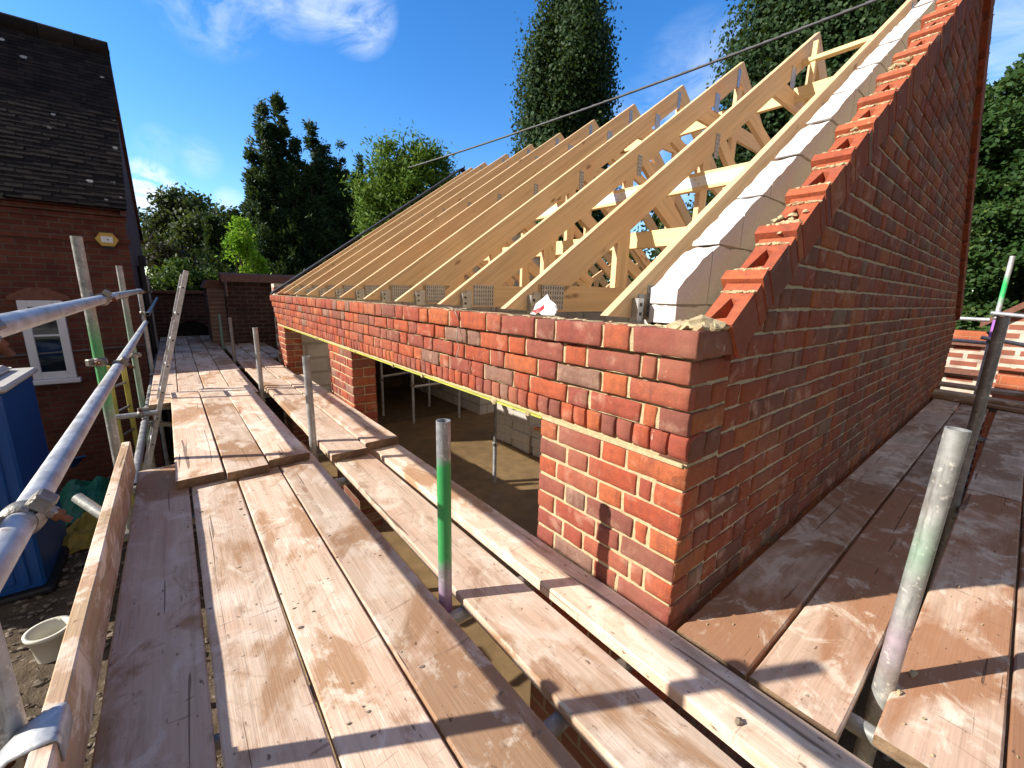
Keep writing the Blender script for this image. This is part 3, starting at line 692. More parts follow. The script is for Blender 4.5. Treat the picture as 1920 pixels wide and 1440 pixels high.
# ------------------------------------------------------------------ roof trusses
def truss_member(parent,name,p0,p1,depth,y0,y1,mat,cut=None,poly=None):
    """a member in the x-z plane; local X runs along it so the grain follows"""
    p0=Vector((p0[0],0,p0[1]));p1=Vector((p1[0],0,p1[1])); d=(p1-p0); L=d.length; d.normalize(); n=Vector((-d.z,0,d.x))
    mb=MB(); th=(y1-y0)
    pl=poly if poly else [(0,0),(L,0),(L,depth),(0,depth)]
    mb.prism(pl,'y',y0,y1,0,.5)
    o=mb.build(name,mat,None)
    ang_=math.atan2(d.z,d.x); o.rotation_euler=(0,-ang_,0); o.location=(p0.x,0,p0.z); o.parent=parent
    return o
def build_truss():
    e=empty('roof_truss',(0,0,.93))
    th=.0175; zb0=.0
    # heights below are relative to the truss base at z = .93
    s=.692; a=math.atan(s); L=(3.25)/math.cos(a); dp=.150
    for side in (1,-1):
        # top chord: plumb-cut heel and ridge
        h=dp*math.tan(a)
        mb=MB()
        mb.prism([(0.0,-.0),(.035,-.022),(L+dp*math.tan(a)*-1*0-.0,-dp+0.0),(L,0.0)] if False else [(0,0),(.0+.19,-.19*0-dp),(L-dp*s,-dp),(L,0)],'y',-th,th,0,.5)
        o=mb.build('rafter',M['timber'],None); o.parent=e
        o.location=(0 if side==1 else 6.5,0,.012)
        o.rotation_euler=(0,-a,0) if side==1 else (0,-a,PI)
    mb=MB(); mb.box((0,-th,0),(6.1,th,.132),0,.5); o=mb.build('bottom_chord',M['timber'],None); o.parent=e; o.location=(.20,0,-.005)
    def zr_(x): return .012+s*(x if x<3.25 else 6.5-x)-dp/math.cos(a)
    tw=.0172
    for xx in (.845,6.5-.845): truss_member(e,'web',(xx+.055,.128),(xx+.055,zr_(xx)+.03),.11,-tw,tw,M['timber'])
    for xx in (1.66,): truss_member(e,'web',(xx+.045,.128),(xx+.045,zr_(xx)+.03),.09,-tw,tw,M['timber'])
    truss_member(e,'web',(3.30,.128),(3.30,2.25-.22),.10,-tw,tw,M['timber'])
    for sgn in (1,-1):
        f=(lambda x:x) if sgn==1 else (lambda x:6.5-x)
        tw2=.0165
        for (xa,za),(xb,zb_) in (((1.10,zr_(1.10)+.03),(1.98,.16)),((1.80,zr_(1.80)+.02),(3.18,.20)),((2.16,zr_(2.16)+.02),(3.22,1.02)))[:3 if sgn==1 else 1]:
            if sgn==1: truss_member(e,'web',(xa,za),(xb,zb_),.085,-tw2,tw2,M['timber'])
            else: truss_member(e,'web',(f(xb),zb_),(f(xa),za),.085,-tw2+.0007,tw2-.0007,M['timber'])
    mb=MB(); mb.prism([(2.50,1.60),(4.0,1.60),(3.86,1.73),(2.64,1.73)],'y',-.0160,.0160,0,.5); o=mb.build('collar',M['timber'],None); o.parent=e
    # toothed nail plates on the near face
    def plate(x,z,w,h,r=0.0,teeth=True):
        mb=MB(); mb.box((-w/2,-.0015,-h/2),(w/2,.0015,h/2),0,.5)
        nx=max(3,int(w/.016)); nz=max(3,int(h/.022))
        for i in range(nx):
            for j in range(nz if teeth else 0): 
                cx=-w/2+w*(i+.5)/nx; cz=-h/2+h*(j+.5)/nz; mb.box((cx-.003,-.0022,cz-.0075),(cx+.003,-.0014,cz+.0075),1,.5)
        o=mb.build('nail_plate',[M['plate'],M['plate_d']],None); o.parent=e; o.location=(x,-th-.002,z); o.rotation_euler=(0,r,0)
    plate(.30,.065,.15,.12); plate(1.765,1.075,.055,.15); plate(2.84,1.80,.085,.15,0,False); plate(3.19,2.10,.05,.15,0,False)
    plate(6.2,.065,.15,.12); plate(2.30,.075,.10,.10,0,False)
    # galvanised clip that holds the heel to the wall plate
    mb=MB(); mb.box((.135,-th-.028,-.012),(.170,-th-.001,.075),0,.5); mb.box((.170,-th-.004,-.012),(.215,-th-.001,.09),0,.5)
    for zz in (.018,.052): mb.box((.146,-th-.0295,zz-.006),(.158,-th-.0278,zz+.006),1,.5)
    o=mb.build('truss_clip',[M['plate'],M['black']],None); o.parent=e
    return e
t0=build_truss()
TL=['roof truss nearest the gable, its rafter lying right beside the white blocks','second roof truss from the gable, with a ridge lath nailed at its peak','third roof truss from the gable, standing just past the scrap of white paper','fourth roof truss from the gable, sky showing through its webs','fifth roof truss from the gable, reddish streaked rafter near its peak','sixth roof truss from the gable, seventh from the far end','sixth roof truss from the far end of the row','fifth roof truss from the far end of the row','fourth roof truss from the far end of the row','third roof truss from the far end of the row','last but one roof truss before the far end','farthest roof truss, hard against the dark far verge']
TL[5]='sixth roof truss from the gable, halfway along the row of trusses'; TL[6]='seventh roof truss from the gable, just beyond the middle of the row'
YT=[.362]+[.35+.6*i for i in range(1,10)]+[6.16]
TL=TL[:9]+[TL[9],TL[11]] if False else TL
lab=TL[:7]+['fourth roof truss from the far end of the row','third roof truss from the far end of the row','last but one roof truss before the far end','farthest roof truss, hard against the dark far verge']
for i,y in enumerate(YT):
    t=t0 if i==0 else copy_tree(t0)
    t.location=(0,y,.942+.001*i); tag(t,lab[i],'roof truss','roof trusses along the brick building')
# wall plate and longitudinal binders
def lumber(name,label,cat,lo,hi,mat,group=None,axis='y'):
    """a straight timber whose local X is its length"""
    mb=MB(); L=[hi[i]-lo[i] for i in range(3)]
    if axis=='y':
        mb.box((0,0,0),(L[1],L[0],L[2]),0,.5,ch=.002); o=mb.build(name,mat); o.location=(hi[0],lo[1],lo[2]); o.rotation_euler=(0,0,PI/2)
    elif axis=='x':
        mb.box((0,0,0),(L[0],L[1],L[2]),0,.5,ch=.002); o=mb.build(name,mat); o.location=lo
    else:
        mb.box((0,0,0),(L[2],L[1],L[0]),0,.5,ch=.002); o=mb.build(name,mat); o.location=(lo[0],lo[1],lo[2]) ; o.rotation_euler=(0,-PI/2,0); o.location=(hi[0],lo[1],lo[2])
    return tag(o,label,cat,group)
lumber('wall_plate','timber wall plate bedded on the front wall under the truss heels','wall plate',(.15,.31,.862),(.25,YW-.25,.912),M['timber_y'])
g='long binder timbers across the trusses'
lumber('binder','pale binder timber running low across the webs of the trusses','timber binder',(.965,.30,1.30),(1.012,6.1,1.39),M['timber_y'],g)
lumber('binder','pale binder timber running along the tops of the bottom chords','timber binder',(2.45,.30,1.064),(2.55,6.1,1.110),M['timber_y'],g)
bs=lumber('binder','pale binder under the rafters with a white perforated strap along it','timber binder',(1.50,.30,1.695),(1.547,4.5,1.80),M['timber_y'],g)
mb=MB(); 
for i in range(60):
    mb.box((i*.07,.0452,.022),(i*.07+.0702,.0475,.082),0,.5)
    mb.box((i*.07+.02,.0474,.032),(i*.07+.03,.0482,.040),1,.5); mb.box((i*.07+.05,.0474,.062),(i*.07+.06,.0482,.070),1,.5)
o=mb.build('perforated_strap',[M['strap'],M['plate']]); o.parent=bs
lumber('binder','pale binder timber tied just below the truss peaks','timber binder',(2.93,.30,2.60),(2.975,3.2,2.70),M['timber_y'],g)
lumber('binder','thin pale batten across the peaks of the two nearest trusses','timber binder',(2.97,.20,2.88),(3.03,.98,2.91),M['timber_y'],g)
lumber('lath','thin upright lath nailed at the peak of the second truss','lath',(2.98,.84,2.50),(3.02,.875,3.02),M['timber_y'],None,'z')
for k,(x,zz,l) in enumerate(((1.62,1.52,'low'),(2.9,1.75,'high'))):
    pass
# scrap of paper on the wall top
mb=MB()
vs=[];fs=[]
for j in range(7):
    for i in range(9):
        a=i/8-.5;b=j/6-.5; vs.append((.085+b*.02+.02*noise.noise(Vector((a*3,b*3,2))),.765+a*.15,.935+max(0,(.09*(1-abs(a)*1.5)*(b+.5))+.015*noise.noise(Vector((a*4,b*4,7))))))
for j in range(6):
    for i in range(8): k=j*9+i; fs.append((k,k+1,k+10,k+9))
for q,f in enumerate(fs): mb.add([vs[i] for i in f],[(0,1,2,3)],1 if (q%8 in (4,5,6) and 6<q<26) else 0,.5,True)
tag(mb.build('paper_bag',[M['paper'],M['red_ink']],None,(.085,.765,.93)),'torn scrap of white paper bag with red print on the wall top','paper bag')
# string hanging over the wall
mb=MB(); pts=[Vector((-.065-.008*math.sin(i),1.24+.025*noise.noise(Vector((i*.6,0,0))),.945-.018*i)) for i in range(15)]
for i in range(14): mb.tube(pts[i],pts[i+1],.0022,6,0,0,.5,cap=False)
pts=[Vector((-.02+.03*math.sin(i*1.3),1.24+.028*i,.937+.006*abs(math.sin(i*2.0)))) for i in range(9)]
for i in range(8): mb.tube(pts[i],pts[i+1],.0022,6,0,0,.5,cap=False)
tag(mb.build('string',M['blockj'],None,(-.06,1.24,.93)),'loose grey string dangling over the front wall','string')

# ------------------------------------------------------------------ scaffold boards
def board(label,x0,x1,y0,y1,z,mat,group,along='y',th=.038,warp=.004,ends=True,seed=None,skew=0.0):
    """one scaffold board; local X is its length, top at z"""
    if seed is not None: random.seed(seed)
    L=(y1-y0) if along=='y' else (x1-x0); W=(x1-x0) if along=='y' else (y1-y0)
    n=max(8,int(L/.10)); q=random.uniform(0,90); mb=MB()
    sec=[(-W/2,-th+.004),(-W/2,-.005),(-W/2+.005,0),(-W/6,.0006),(W/6,.0006),(W/2-.005,0),(W/2,-.005),(W/2,-th+.004),(W/2-.004,-th),(-W/2+.004,-th)]
    vs=[];fs=[];m=len(sec)
    for i in range(n+1):
        s=L*i/n
        dz=warp*noise.noise(Vector((s*.7+q,0,0))); 
        for k,(a,b) in enumerate(sec):
            e=.0018*noise.noise(Vector((s*5+q,a*20,b*30)))
            if i in(0,n): e+=.004*noise.noise(Vector((q,a*40,b*40)))
            se=s+(0.006*noise.noise(Vector((q+5,a*25,b*25))) if i in(0,n) else 0)
            vs.append((se,a+e*(1 if abs(a)>W*.3 else 0),b+dz+(e*.5 if b>-.01 else 0)))
    for i in range(n):
        for k in range(m): j=(k+1)%m; fs.append((i*m+k,(i+1)*m+k,(i+1)*m+j,i*m+j))
    mb.add(vs,fs,0,.5)
    mb.add([vs[k] for k in range(m)],[tuple(range(m))],1,.5); mb.add([vs[n*m+k] for k in range(m)],[tuple(range(m))],1,.5)
    o=mb.build('scaffold_board',[mat,M['board_end']])
    if along=='y': o.location=((x0+x1)/2,y0,z); o.rotation_euler=(0,0,PI/2+skew)
    else: o.location=(x0,(y0+y1)/2,z); o.rotation_euler=(0,0,skew)
    return tag(o,label,'scaffold board',group)
random.seed(31)
gn='scaffold boards of the near front deck'
board('shaded scaffold board against the toe board',-1.457,-1.231,-1.35,2.60,ZB,M['board'],gn)
board('scaffold board half in toe board shade, second from the toe board',-1.219,-1.010,-1.35,2.62,ZB,M['board'],gn)
board('scaffold board with a broad brown stain, third from the toe board',-1.002,-.786,-1.35,2.63,ZB+.001,M['board'],gn)
board('sunlit scaffold board beside the green and purple tube, fourth from the toe board',-.778,-.560,-1.35,2.60,ZB,M['board'],gn)
gi='scaffold boards between the inner tubes and the front wall'
board('near narrow scaffold board inside the green and purple tube',-.497,-.262,-1.5,2.36,ZB,M['board'],gi,skew=-.006)
board('near scaffold board hugging the brick pier',-.196,-.008,-.95,2.45,ZB+.004,M['board'],gi,th=.05,skew=.002)
go='scaffold boards bridging the ladder gap'
board('bridging scaffold board lapped on top beside the ladder gap',-1.281,-1.062,2.165,4.64,ZB+.054,M['board'],go,skew=.006,th=.050)
board('bridging scaffold board in the middle of the lapped three',-1.052,-.842,2.135,4.70,ZB+.054,M['board'],go,skew=.006,th=.050)
board('bridging scaffold board with red scrapes beside the inner tubes',-.832,-.600,2.20,4.66,ZB+.055,M['board'],go,skew=.012,th=.050)
gf='scaffold boards of the far front deck'
xs=[(-1.462,-1.243),(-1.236,-1.018),(-1.010,-.790),(-.782,-.560)]
nm=['outermost','second','third','innermost']
for i,(a,b) in enumerate(xs):
    board(f'{nm[i]} board of the middle stretch of far deck, beyond the lapped boards',a,b,4.43 if i==0 else 4.5,8.30,ZB,M['board'],gf)
for i,(a,b) in enumerate(xs):
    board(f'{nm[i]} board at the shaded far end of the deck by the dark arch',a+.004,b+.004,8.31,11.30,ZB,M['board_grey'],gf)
gj='scaffold boards along the far front wall'
board('lapped inner scaffold board with its end by the second inner tube',-.500,-.268,2.07,4.86,ZB+.054,M['board'],gj,th=.050)
board('lapped wet scaffold board with its thick end at the window opening',-.262,-.020,2.13,4.95,ZB+.062,M['board'],gj,th=.056)
board('inner scaffold board past the third inner tube',-.497,-.268,4.45,8.2,ZB,M['board'],gj)
board('scaffold board below the middle pier near the far corner',-.255,-.02,4.45,8.2,ZB,M['board'],gj)
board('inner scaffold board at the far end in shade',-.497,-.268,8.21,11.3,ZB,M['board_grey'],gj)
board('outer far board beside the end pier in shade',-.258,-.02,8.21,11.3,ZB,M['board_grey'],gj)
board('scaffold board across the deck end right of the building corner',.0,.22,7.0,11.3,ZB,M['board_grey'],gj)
# gable side deck, boards along X
gg='scaffold boards along the gable wall'
ys=[(-.247,-.030),(-.472,-.258),(-.742,-.528),(-.962,-.750),(-1.20,-.972)]
nn=['against the gable wall','second out from the gable wall','just outside the leaning tube','fourth out from the gable wall','outermost on the gable side']
ends=[(.012,2.02),(.016,2.28),(.10,2.45),(.02,2.2),(.02,2.4)]
for i,((a,b),(e0,e1)) in enumerate(zip(ys,ends)):
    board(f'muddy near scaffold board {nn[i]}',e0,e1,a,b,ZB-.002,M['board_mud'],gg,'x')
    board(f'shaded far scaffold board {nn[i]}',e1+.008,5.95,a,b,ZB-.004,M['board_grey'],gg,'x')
# loose boards lying across the far end of the gable deck
for i,(x0,yy,sk,l) in enumerate(((5.6,-.9,1.25,'loose dark scaffold board thrown across the far end of the gable deck'),(5.75,-.85,1.38,'loose scaffold board slanting over the far end of the gable deck'),(6.25,-1.2,1.5,'loose scaffold board farthest along the gable deck'))):
    o=board(l,x0,x0+2.2,yy,yy+.22,ZB+.04*(i+1),M['board_grey'],'loose boards at the end of the gable deck','x',skew=sk)

random.seed(88); mb=MB()
for i in range(90):
    x=random.uniform(.05,2.2); y=random.choice((random.uniform(-.24,-.04),random.uniform(-.46,-.27),random.uniform(-.73,-.54),random.uniform(-.95,-.76)))
    r=abs(random.gauss(.0014,.0011))+.0008; mb.ico((x,y,ZB+r*.3),r,0,None,1,(1.3,.9,.6),.5)
for (x,y,r) in ((.42,-.56,.014),(.30,-.545,.010),(1.1,-.60,.008)): mb.ico((x,y,ZB+.004),r,0,None,1,(1.6,.7,.4),.5)
tag(mb.build('mortar_crumbs',M['mortar']),kind='stuff')
mb=MB()
for i in range(120):
    x=random.uniform(-1.2,-.58); y=random.uniform(-.4,2.1); r=abs(random.gauss(.002,.0016))+.001; mb.ico((x,y,ZB+.001),r,0,None,1,(1.4,.8,.5),.5)
mb.ico((-.16,-.30,ZB+.008),.011,0,None,1,(1.2,.8,.7),.5)
tag(mb.build('grit',M['stone']),kind='stuff')

# ------------------------------------------------------------------ toe board with clip
mb=MB(); n=44; L=3.85
sec=[(-.019,0),(.019,0),(.019,.188),(.015,.192),(-.015,.192),(-.019,.188)]
vs=[];fs=[]
for i in range(n+1):
    s=L*i/n
    for (a,b) in sec:
        vs.append((s,a+.002*noise.noise(Vector((s*2,b*9,4))),b+(.004*noise.noise(Vector((s*3,a*60,1))) if b>.1 else 0)))
for i in range(n):
    for k in range(6): j=(k+1)%6; fs.append((i*6+k,(i+1)*6+k,(i+1)*6+j,i*6+j))
mb.add(vs,fs,0,.5); mb.add(vs[:6],[tuple(range(6))],1,.5); mb.add(vs[-6:],[tuple(range(6))],1,.5)
toe=mb.build('toe_board',[M['toe'],M['board_end']]); toe.location=(-1.488,-1.25,ZB+.002); toe.rotation_euler=(0,0,PI/2)
tag(toe,'upright wooden toe board along the outer edge of the near deck','toe board')
mb=MB()
prof=[(-.095,.015),(-.075,.060),(-.050,.086),(-.022,.0945),(.010,.0945),(.021,.090),(.0235,.078),(.0235,.035)]
nw=9; vs=[];fs=[]
for q in range(nw):
    t=q/(nw-1)*2-1
    for (a,b) in prof: vs.append((a,.046*t*(1-.35*max(0,-a-.02)/.075)+(.0 if a<0 else .004*t),b-(.006*t*t if a<0 else 0)))
m=len(prof)
for q in range(nw-1):
    for i in range(m-1): k=q*m+i; fs.append((k,k+1,k+m+1,k+m))
mb.add(vs,fs,0,.5,True)
mb.tube((-.085,-.07,.03),(-.085,.05,.03),.011,10,1,0,.5); mb.tube((-.10,0,.015),(-.06,0,.05),.014,10,1,0,.5)
clip=mb.build('toe_board_clip',[M['steel_l'],M['rust']]); sm=clip.modifiers.new('thick','SOLIDIFY'); sm.thickness=.004
clip.location=(-1.488,.53,ZB+.105); tag(clip,'curved steel clip hooked over the toe board at its near end','clip')

# ------------------------------------------------------------------ tubes
R=.0242
def tube(label,p0,p1,mat,name='scaffold_tube',cat='scaffold tube',group=None,couplers=(),r=R,seg=24):
    """steel tube, local Z from p0 to p1; couplers = distances along it, one part each"""
    p0=Vector(p0);p1=Vector(p1); L=(p1-p0).length
    mb=MB(); mb.tube((0,0,0),(0,0,L),r,seg,0,.004,.5)
    o=mb.build(name,mat); o.location=p0; o.rotation_mode='QUATERNION'; q=(p1-p0).to_track_quat('Z','Y'); o.rotation_quaternion=q
    for s,rot in couplers:
        c=coupler_mb(r).build('coupler',[M['coupler'],M['rust'],M['steel']]); c.parent=o; c.location=(0,0,s); c.rotation_euler=(0,0,rot)
    return tag(o,label,cat,group)
def coupler_mb(r):
    mb=MB()
    # hinged jaw round the tube
    seg=22; a0=.25
    for (ra,rb,z0,z1) in ((r+.001,r+.0085,-.024,.024),):
        vs=[];fs=[]
        for i in range(seg+1):
            an=a0+(2*PI-.5)*i/seg
            for rr,zz in ((ra,z0),(rb,z0+.006),(rb+.002,0),(rb,z1-.006),(ra,z1)):
                vs.append((rr*math.cos(an),rr*math.sin(an),zz))
        for i in range(seg):
            for k in range(4): fs.append((i*5+k,i*5+k+1,i*5+k+6,i*5+k+5))
        mb.add(vs,fs,0,.5,True)
    mb.box((r+.002,-.018,-.020),(r+.034,.018,.020),0,.5,ch=.004)      # saddle that meets the other tube
    mb.box((r-.002,.012,-.012),(r+.016,.034,.012),0,.5,ch=.003)
    mb.tube((r+.006,-.012,0),(r+.006,.062,0),.0065,10,1,0,.5)          # T-bolt
    mb.tube((r+.006,.030,0),(r+.006,.044,0),.0125,6,1,0,.5)            # nut
    return mb
# inner standards: short uprights in the gap between the boards
gs='short upright tubes along the middle of the front deck'
tube('green and purple painted upright tube standing between the near boards',(-.530,.575,-1.85),(-.530,.575,.605),M['tube_gp'],group=gs)
bpy.data.objects['scaffold_tube'].name='scaffold_tube'
TUBZ=1.85
for y,zt,l,mt in ((2.40,.585,'second upright tube of the middle row, by the ends of the lapped boards','steel'),(4.53,.615,'third upright tube of the middle row, in front of the white block strip','steel'),(6.95,.585,'fourth upright tube of the middle row','steel_d'),(8.75,.545,'fifth upright tube of the middle row, tinged green','tube_g2'),(11.05,.62,'farthest upright tube of the middle row, in front of the dark arch','steel')):
    tube(l,(-.530,y,-1.85),(-.530,y,zt),M[mt],group=gs)
# outer standards
gt='tall outer uprights of the front scaffold'
tube('tall outer upright at the near left edge of the photo',(-1.552,.585,-1.88),(-1.552,.585,1.15),M['steel'],group=gt)
tube('tall outer upright with a green stripe, in front of the white window',(-1.545,2.70,-1.88),(-1.545,2.70,1.27),M['tube_g'],group=gt,couplers=((2.47,0.6),))
tube('tall outer upright with a pink top, beside the ladder',(-1.535,4.95,-1.88),(-1.535,4.95,1.20),M['tube_g2'],group=gt,couplers=((2.22,-2.4),(2.80,.5)))
tube('tall outer upright standing just beyond the end of the guard rails',(-1.49,6.72,-1.88),(-1.49,6.72,.98),M['steel'],group=gt,couplers=((2.55,2.2),(2.82,2.2)))
tube('tall outer upright farthest along the front scaffold',(-1.47,9.2,-1.88),(-1.47,9.2,1.20),M['steel_d'],group=gt,couplers=((2.8,2.2),))
# guard rails
gr='guard rails along the outer edge of the front scaffold'
tube('upper guard rail tube, near length with a wrapped sleeve joint',(-1.488,-.90,.915),(-1.488,3.45,.945),M['steel_l'],group=gr,couplers=((1.48,2.6),(3.58,2.2)))
tube('upper guard rail tube, far length running on past the pink topped upright',(-1.482,3.47,.947),(-1.482,6.85,.955),M['steel'],group=gr)
tube('lower guard rail tube of the near deck with splashes of plaster',(-1.470,-.30,.560),(-1.470,6.55,.560),M['steel_l'],group=gr,couplers=((.90,2.4),(3.0,2.3)))
tube('far guard rail tube beyond the toe board, end on',(-1.44,6.6,.66),(-1.40,10.4,.78),M['steel_d'],group=gr)
# transoms under the boards
gq='cross tubes under the boards'
for y,l in ((.03,'cross tube under the near boards, closest to the camera'),(.53,'cross tube under the boards beside the green and purple tube'),(1.9,'cross tube under the near deck just before the lapped boards'),(2.48,'cross tube carrying the ends of the near deck'),(4.55,'cross tube carrying the near end of the far deck'),(6.6,'cross tube under the middle of the far deck')):
    tube(l,(-1.52,y,ZB-.066),(.0-.02,y,ZB-.066),M['steel_d'] if y not in (.53,) else M['steel'],group=gq)
tube('stub of tube poking out past the toe board above the green sheet',(-1.53,2.12,-.16),(-1.68,2.32,-.05),M['tube_g2'],group=None)
tube('cross tube under the gable boards, seen in the gap by the leaning tube',(.165,-1.3,ZB-.066),(.165,-.02,ZB-.066),M['tube_g2'],group=gq)
for x in (2.1,4.2,5.9): tube({2.1:'cross tube under the gable deck by its second upright',4.2:'cross tube under the middle of the gable deck',5.9:'cross tube at the far end of the gable deck'}[x],(x,-1.3,ZB-.066),(x,-.02,ZB-.066),M['steel_d'],group=gq)
tube('long ledger tube under the outer edge of the front deck',(-1.50,2.7,ZB-.125),(-1.50,11.2,ZB-.125),M['steel_d'])
tube('green diagonal brace tube below the ladder gap',(-1.52,4.4,-.22),(-.45,5.3,-.75),M['tube_g2'],couplers=((.1,0),))
tube('dull upright under the far deck seen through the ladder gap',(-1.15,4.9,-1.88),(-1.15,4.9,-.14),M['steel_d'])
tube('second dull upright under the far deck, deeper in the gap',(-1.05,6.4,-1.88),(-1.05,6.4,-.14),M['steel_d'])
tube('thin diagonal rod crossing behind the ladder gap',(-1.3,4.9,-.55),(-.9,4.9,-.2),M['steel'],r=.008)
tube('short tube end with a coupler at the corner of the far deck',(-1.72,4.36,-.13),(-1.40,4.36,-.13),M['steel'],couplers=((.2,1.2),))
# gable side standards
gx='upright tubes along the gable deck'
tube('large worn upright tube with green and pink paint in the gable deck gap',(.306,-.506,-.42),(.309,-.526,.716),M['tube_gp2'],group=gx)
tube('second upright tube of the gable deck, directly behind the large one',(2.10,-.500,-1.88),(2.10,-.500,.965),M['steel_d'],group=gx)
tube('far upright tube painted green over purple, against the hedge',(6.9,-.305,-1.88),(6.9,-.305,1.62),M['tube_far'],group=gx,couplers=((2.45,1.0),(2.75,1.0)))
gy='rails at the far end of the gable scaffold'
tube('upper white rail in front of the hedge past the gable end',(7.0,-.25,.84),(7.0,1.6,.86),M['steel_l'],group=gy)
tube('lower rail with a green end past the gable corner',(7.05,-.28,.54),(7.05,1.7,.60),M['steel_l'],group=gy)
tube('upper rail running right from the painted upright',(6.85,-.25,.93),(6.85,-1.8,.78),M['steel_l'],group=gy)
tube('lower rail running right from the painted upright',(6.85,-.22,.62),(6.85,-1.8,.36),M['steel_l'],group=gy)

# ------------------------------------------------------------------ ladders
lad=empty('ladder',(-1.44,4.42,.0))
tag(lad,'aluminium ladder leaning up through the gap in the boards','ladder')
p0=Vector((-1.86,4.40,-1.85));p1=Vector((-1.045,4.40,1.165))
dirv=(p1-p0).normalized(); side=Vector((-.05,1,-.0)).normalized(); wn=dirv.cross(side).normalized()
for off in (0,.30):
    mb=MB(); a=p0+side*off; b=p1+side*off-dirv*(.0 if off==0 else .03)
    Ml=Matrix.Identity(4)
    cs=[(-.019,-.012),(.019,-.012),(.019,.012),(-.019,.012)]
    vs=[a+wn*u+side*v for u,v in cs]+[b+wn*u+side*v for u,v in cs]
    mb.add(vs,[(0,1,2,3),(7,6,5,4),(0,4,5,1),(1,5,6,2),(2,6,7,3),(3,7,4,0)],0,.5)
    if off==0:
        for k in range(12):
            c=p1-dirv*(.16+.25*k)-side*.0125; mb.tube(c-side*.001,c+side*.002,.0075,10,1,0,.5)
    mb.build('stile',[M['steel_l'],M['black']],lad)
for k in range(12):
    mb=MB(); c=p1-dirv*(.16+.25*k); mb.tube(c,c+side*.30,.012,10,0,0,.5); mb.build('rung',M['steel_l'],lad)
lad2=empty('ladder',(-1.75,5.3,GZ)); tag(lad2,'yellow stiled ladder standing on the ground behind the outer uprights','ladder')
for off in (0,.28):
    mb=MB(); mb.box((-1.80+off*.35,5.3+off,GZ),(-1.755+off*.35,5.34+off,.20),0,.5,ch=.004); mb.build('stile',M['yellow'],lad2)
for k in range(7):
    mb=MB(); mb.tube((-1.775,5.32,GZ+.25+.27*k),(-1.68,5.6,GZ+.25+.27*k),.012,8,0,0,.5); mb.build('rung',M['steel_d'],lad2)

# ------------------------------------------------------------------ inside the shell
gp='props and tubes inside the shell'
for x,y,zt,l in ((1.718,3.284,-.76,'short steel prop standing on the lit patch of floor'),(1.985,6.10,.9,'upright tube inside, nearer of the pair in the dark opening'),(1.72,6.85,.6,'upright tube inside, beside the middle pier'),(2.75,6.95,.6,'thin upright tube inside, deep in the dark opening'),(2.85,5.95,.9,'thin upright tube inside by the white block wall')):
    tube(l,(x,y,FZ),(x,y,zt),M['steel_l'],name='prop',cat='prop',group=gp,couplers=((.70,.6),) if zt>0 else ((.52,.6),))
mb=MB(); mb.tube((0,0,.5),(0,0,2.2),.018,14,0,.003,.5); o=mb.build('inner_tube',M['steel_d'])
o.parent=[q for q in bpy.data.objects if q.get('label','').startswith('short steel prop')][0]
o.parent['label']='slim two part steel prop standing on the lit patch of floor'
tube('upper cross tube inside the dark opening',(1.72,6.90,-.55),(2.75,7.0,-.52),M['steel_l'],group=gp)
tube('lower cross tube inside the dark opening',(1.985,6.15,-.64),(2.85,6.0,-.60),M['steel_l'],group=gp)
mb=MB(); mb.box((-.09,-.09,0),(.09,.09,.008),0,.5); 
# stack of loose blocks
gb='loose white blocks stacked inside the opening'
random.seed(77); kk=0
names=['bottom','second','third','fourth','topmost']
stack=[]
for cidx,(cx,cy,n,rz) in enumerate(((2.82,4.42,5,.05),(2.80,3.95,4,-.03),(2.84,3.50,3,.08))):
    for k in range(n):
        mb=MB(); mb.box((-.11,-.21,0),(.11,.21,.142),0,random.random(),ch=.006)
        o=mb.build('concrete_block',M['old_block']); o.location=(cx+random.uniform(-.02,.02),cy+random.uniform(-.015,.015),FZ+.004+.1435*k); o.rotation_euler=(0,0,rz+random.uniform(-.05,.05))
        tag(o,f'loose white block, {names[k]} of the {["far, tallest","middle","near, lowest"][cidx]} stack on the floor inside','concrete block',gb)
mb=MB(); mb.box((0,-.003,0),(.45,.003,.075),0,.5); mb.box((-.13,-.012,-.005),(.0,.012,.085),1,.5,ch=.004); mb.box((-.09,-.014,.02),(-.03,.014,.055),2,.5)
o=mb.build('hand_saw',[M['steel_l'],M['orange'],M['black']]); o.location=(2.78,3.55,FZ+.004+.1435*3+.015); o.rotation_euler=(PI/2,0,-.9); tag(o,'hand saw with an orange handle lying on the low block stack','saw')

# ------------------------------------------------------------------ old house on the left
house=empty('old_house',(-5,10,GZ)); tag(house,'old red brick house in shade with a steep dark tiled roof and white window','house')
HX=-1.585; HY=8.0; HE=2.13; HRY=10.5; HRZ=5.06
mb=MB(); mb.box((-14,HY,GZ),(HX,HY+.25,HE+.02),0,.5)
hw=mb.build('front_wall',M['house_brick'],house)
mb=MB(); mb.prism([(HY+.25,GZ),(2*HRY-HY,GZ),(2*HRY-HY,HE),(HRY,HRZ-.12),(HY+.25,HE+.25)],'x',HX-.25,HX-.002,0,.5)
mb.build('end_wall',M['house_brick_y'],house)
mb=MB(); # corbel courses under the eaves
for k in range(3): mb.box((-14,HY-.03*(k+1),HE-.22+.075*k),(HX+.03,HY+.01,HE-.22+.075*k+.066),0,.5,ch=.006)
mb.box((-14,HY-.035,HE-.52),(HX+.035,HY+.01,HE-.44),0,.5,ch=.006)
mb.build('eaves_band',M['house_brick'],house)
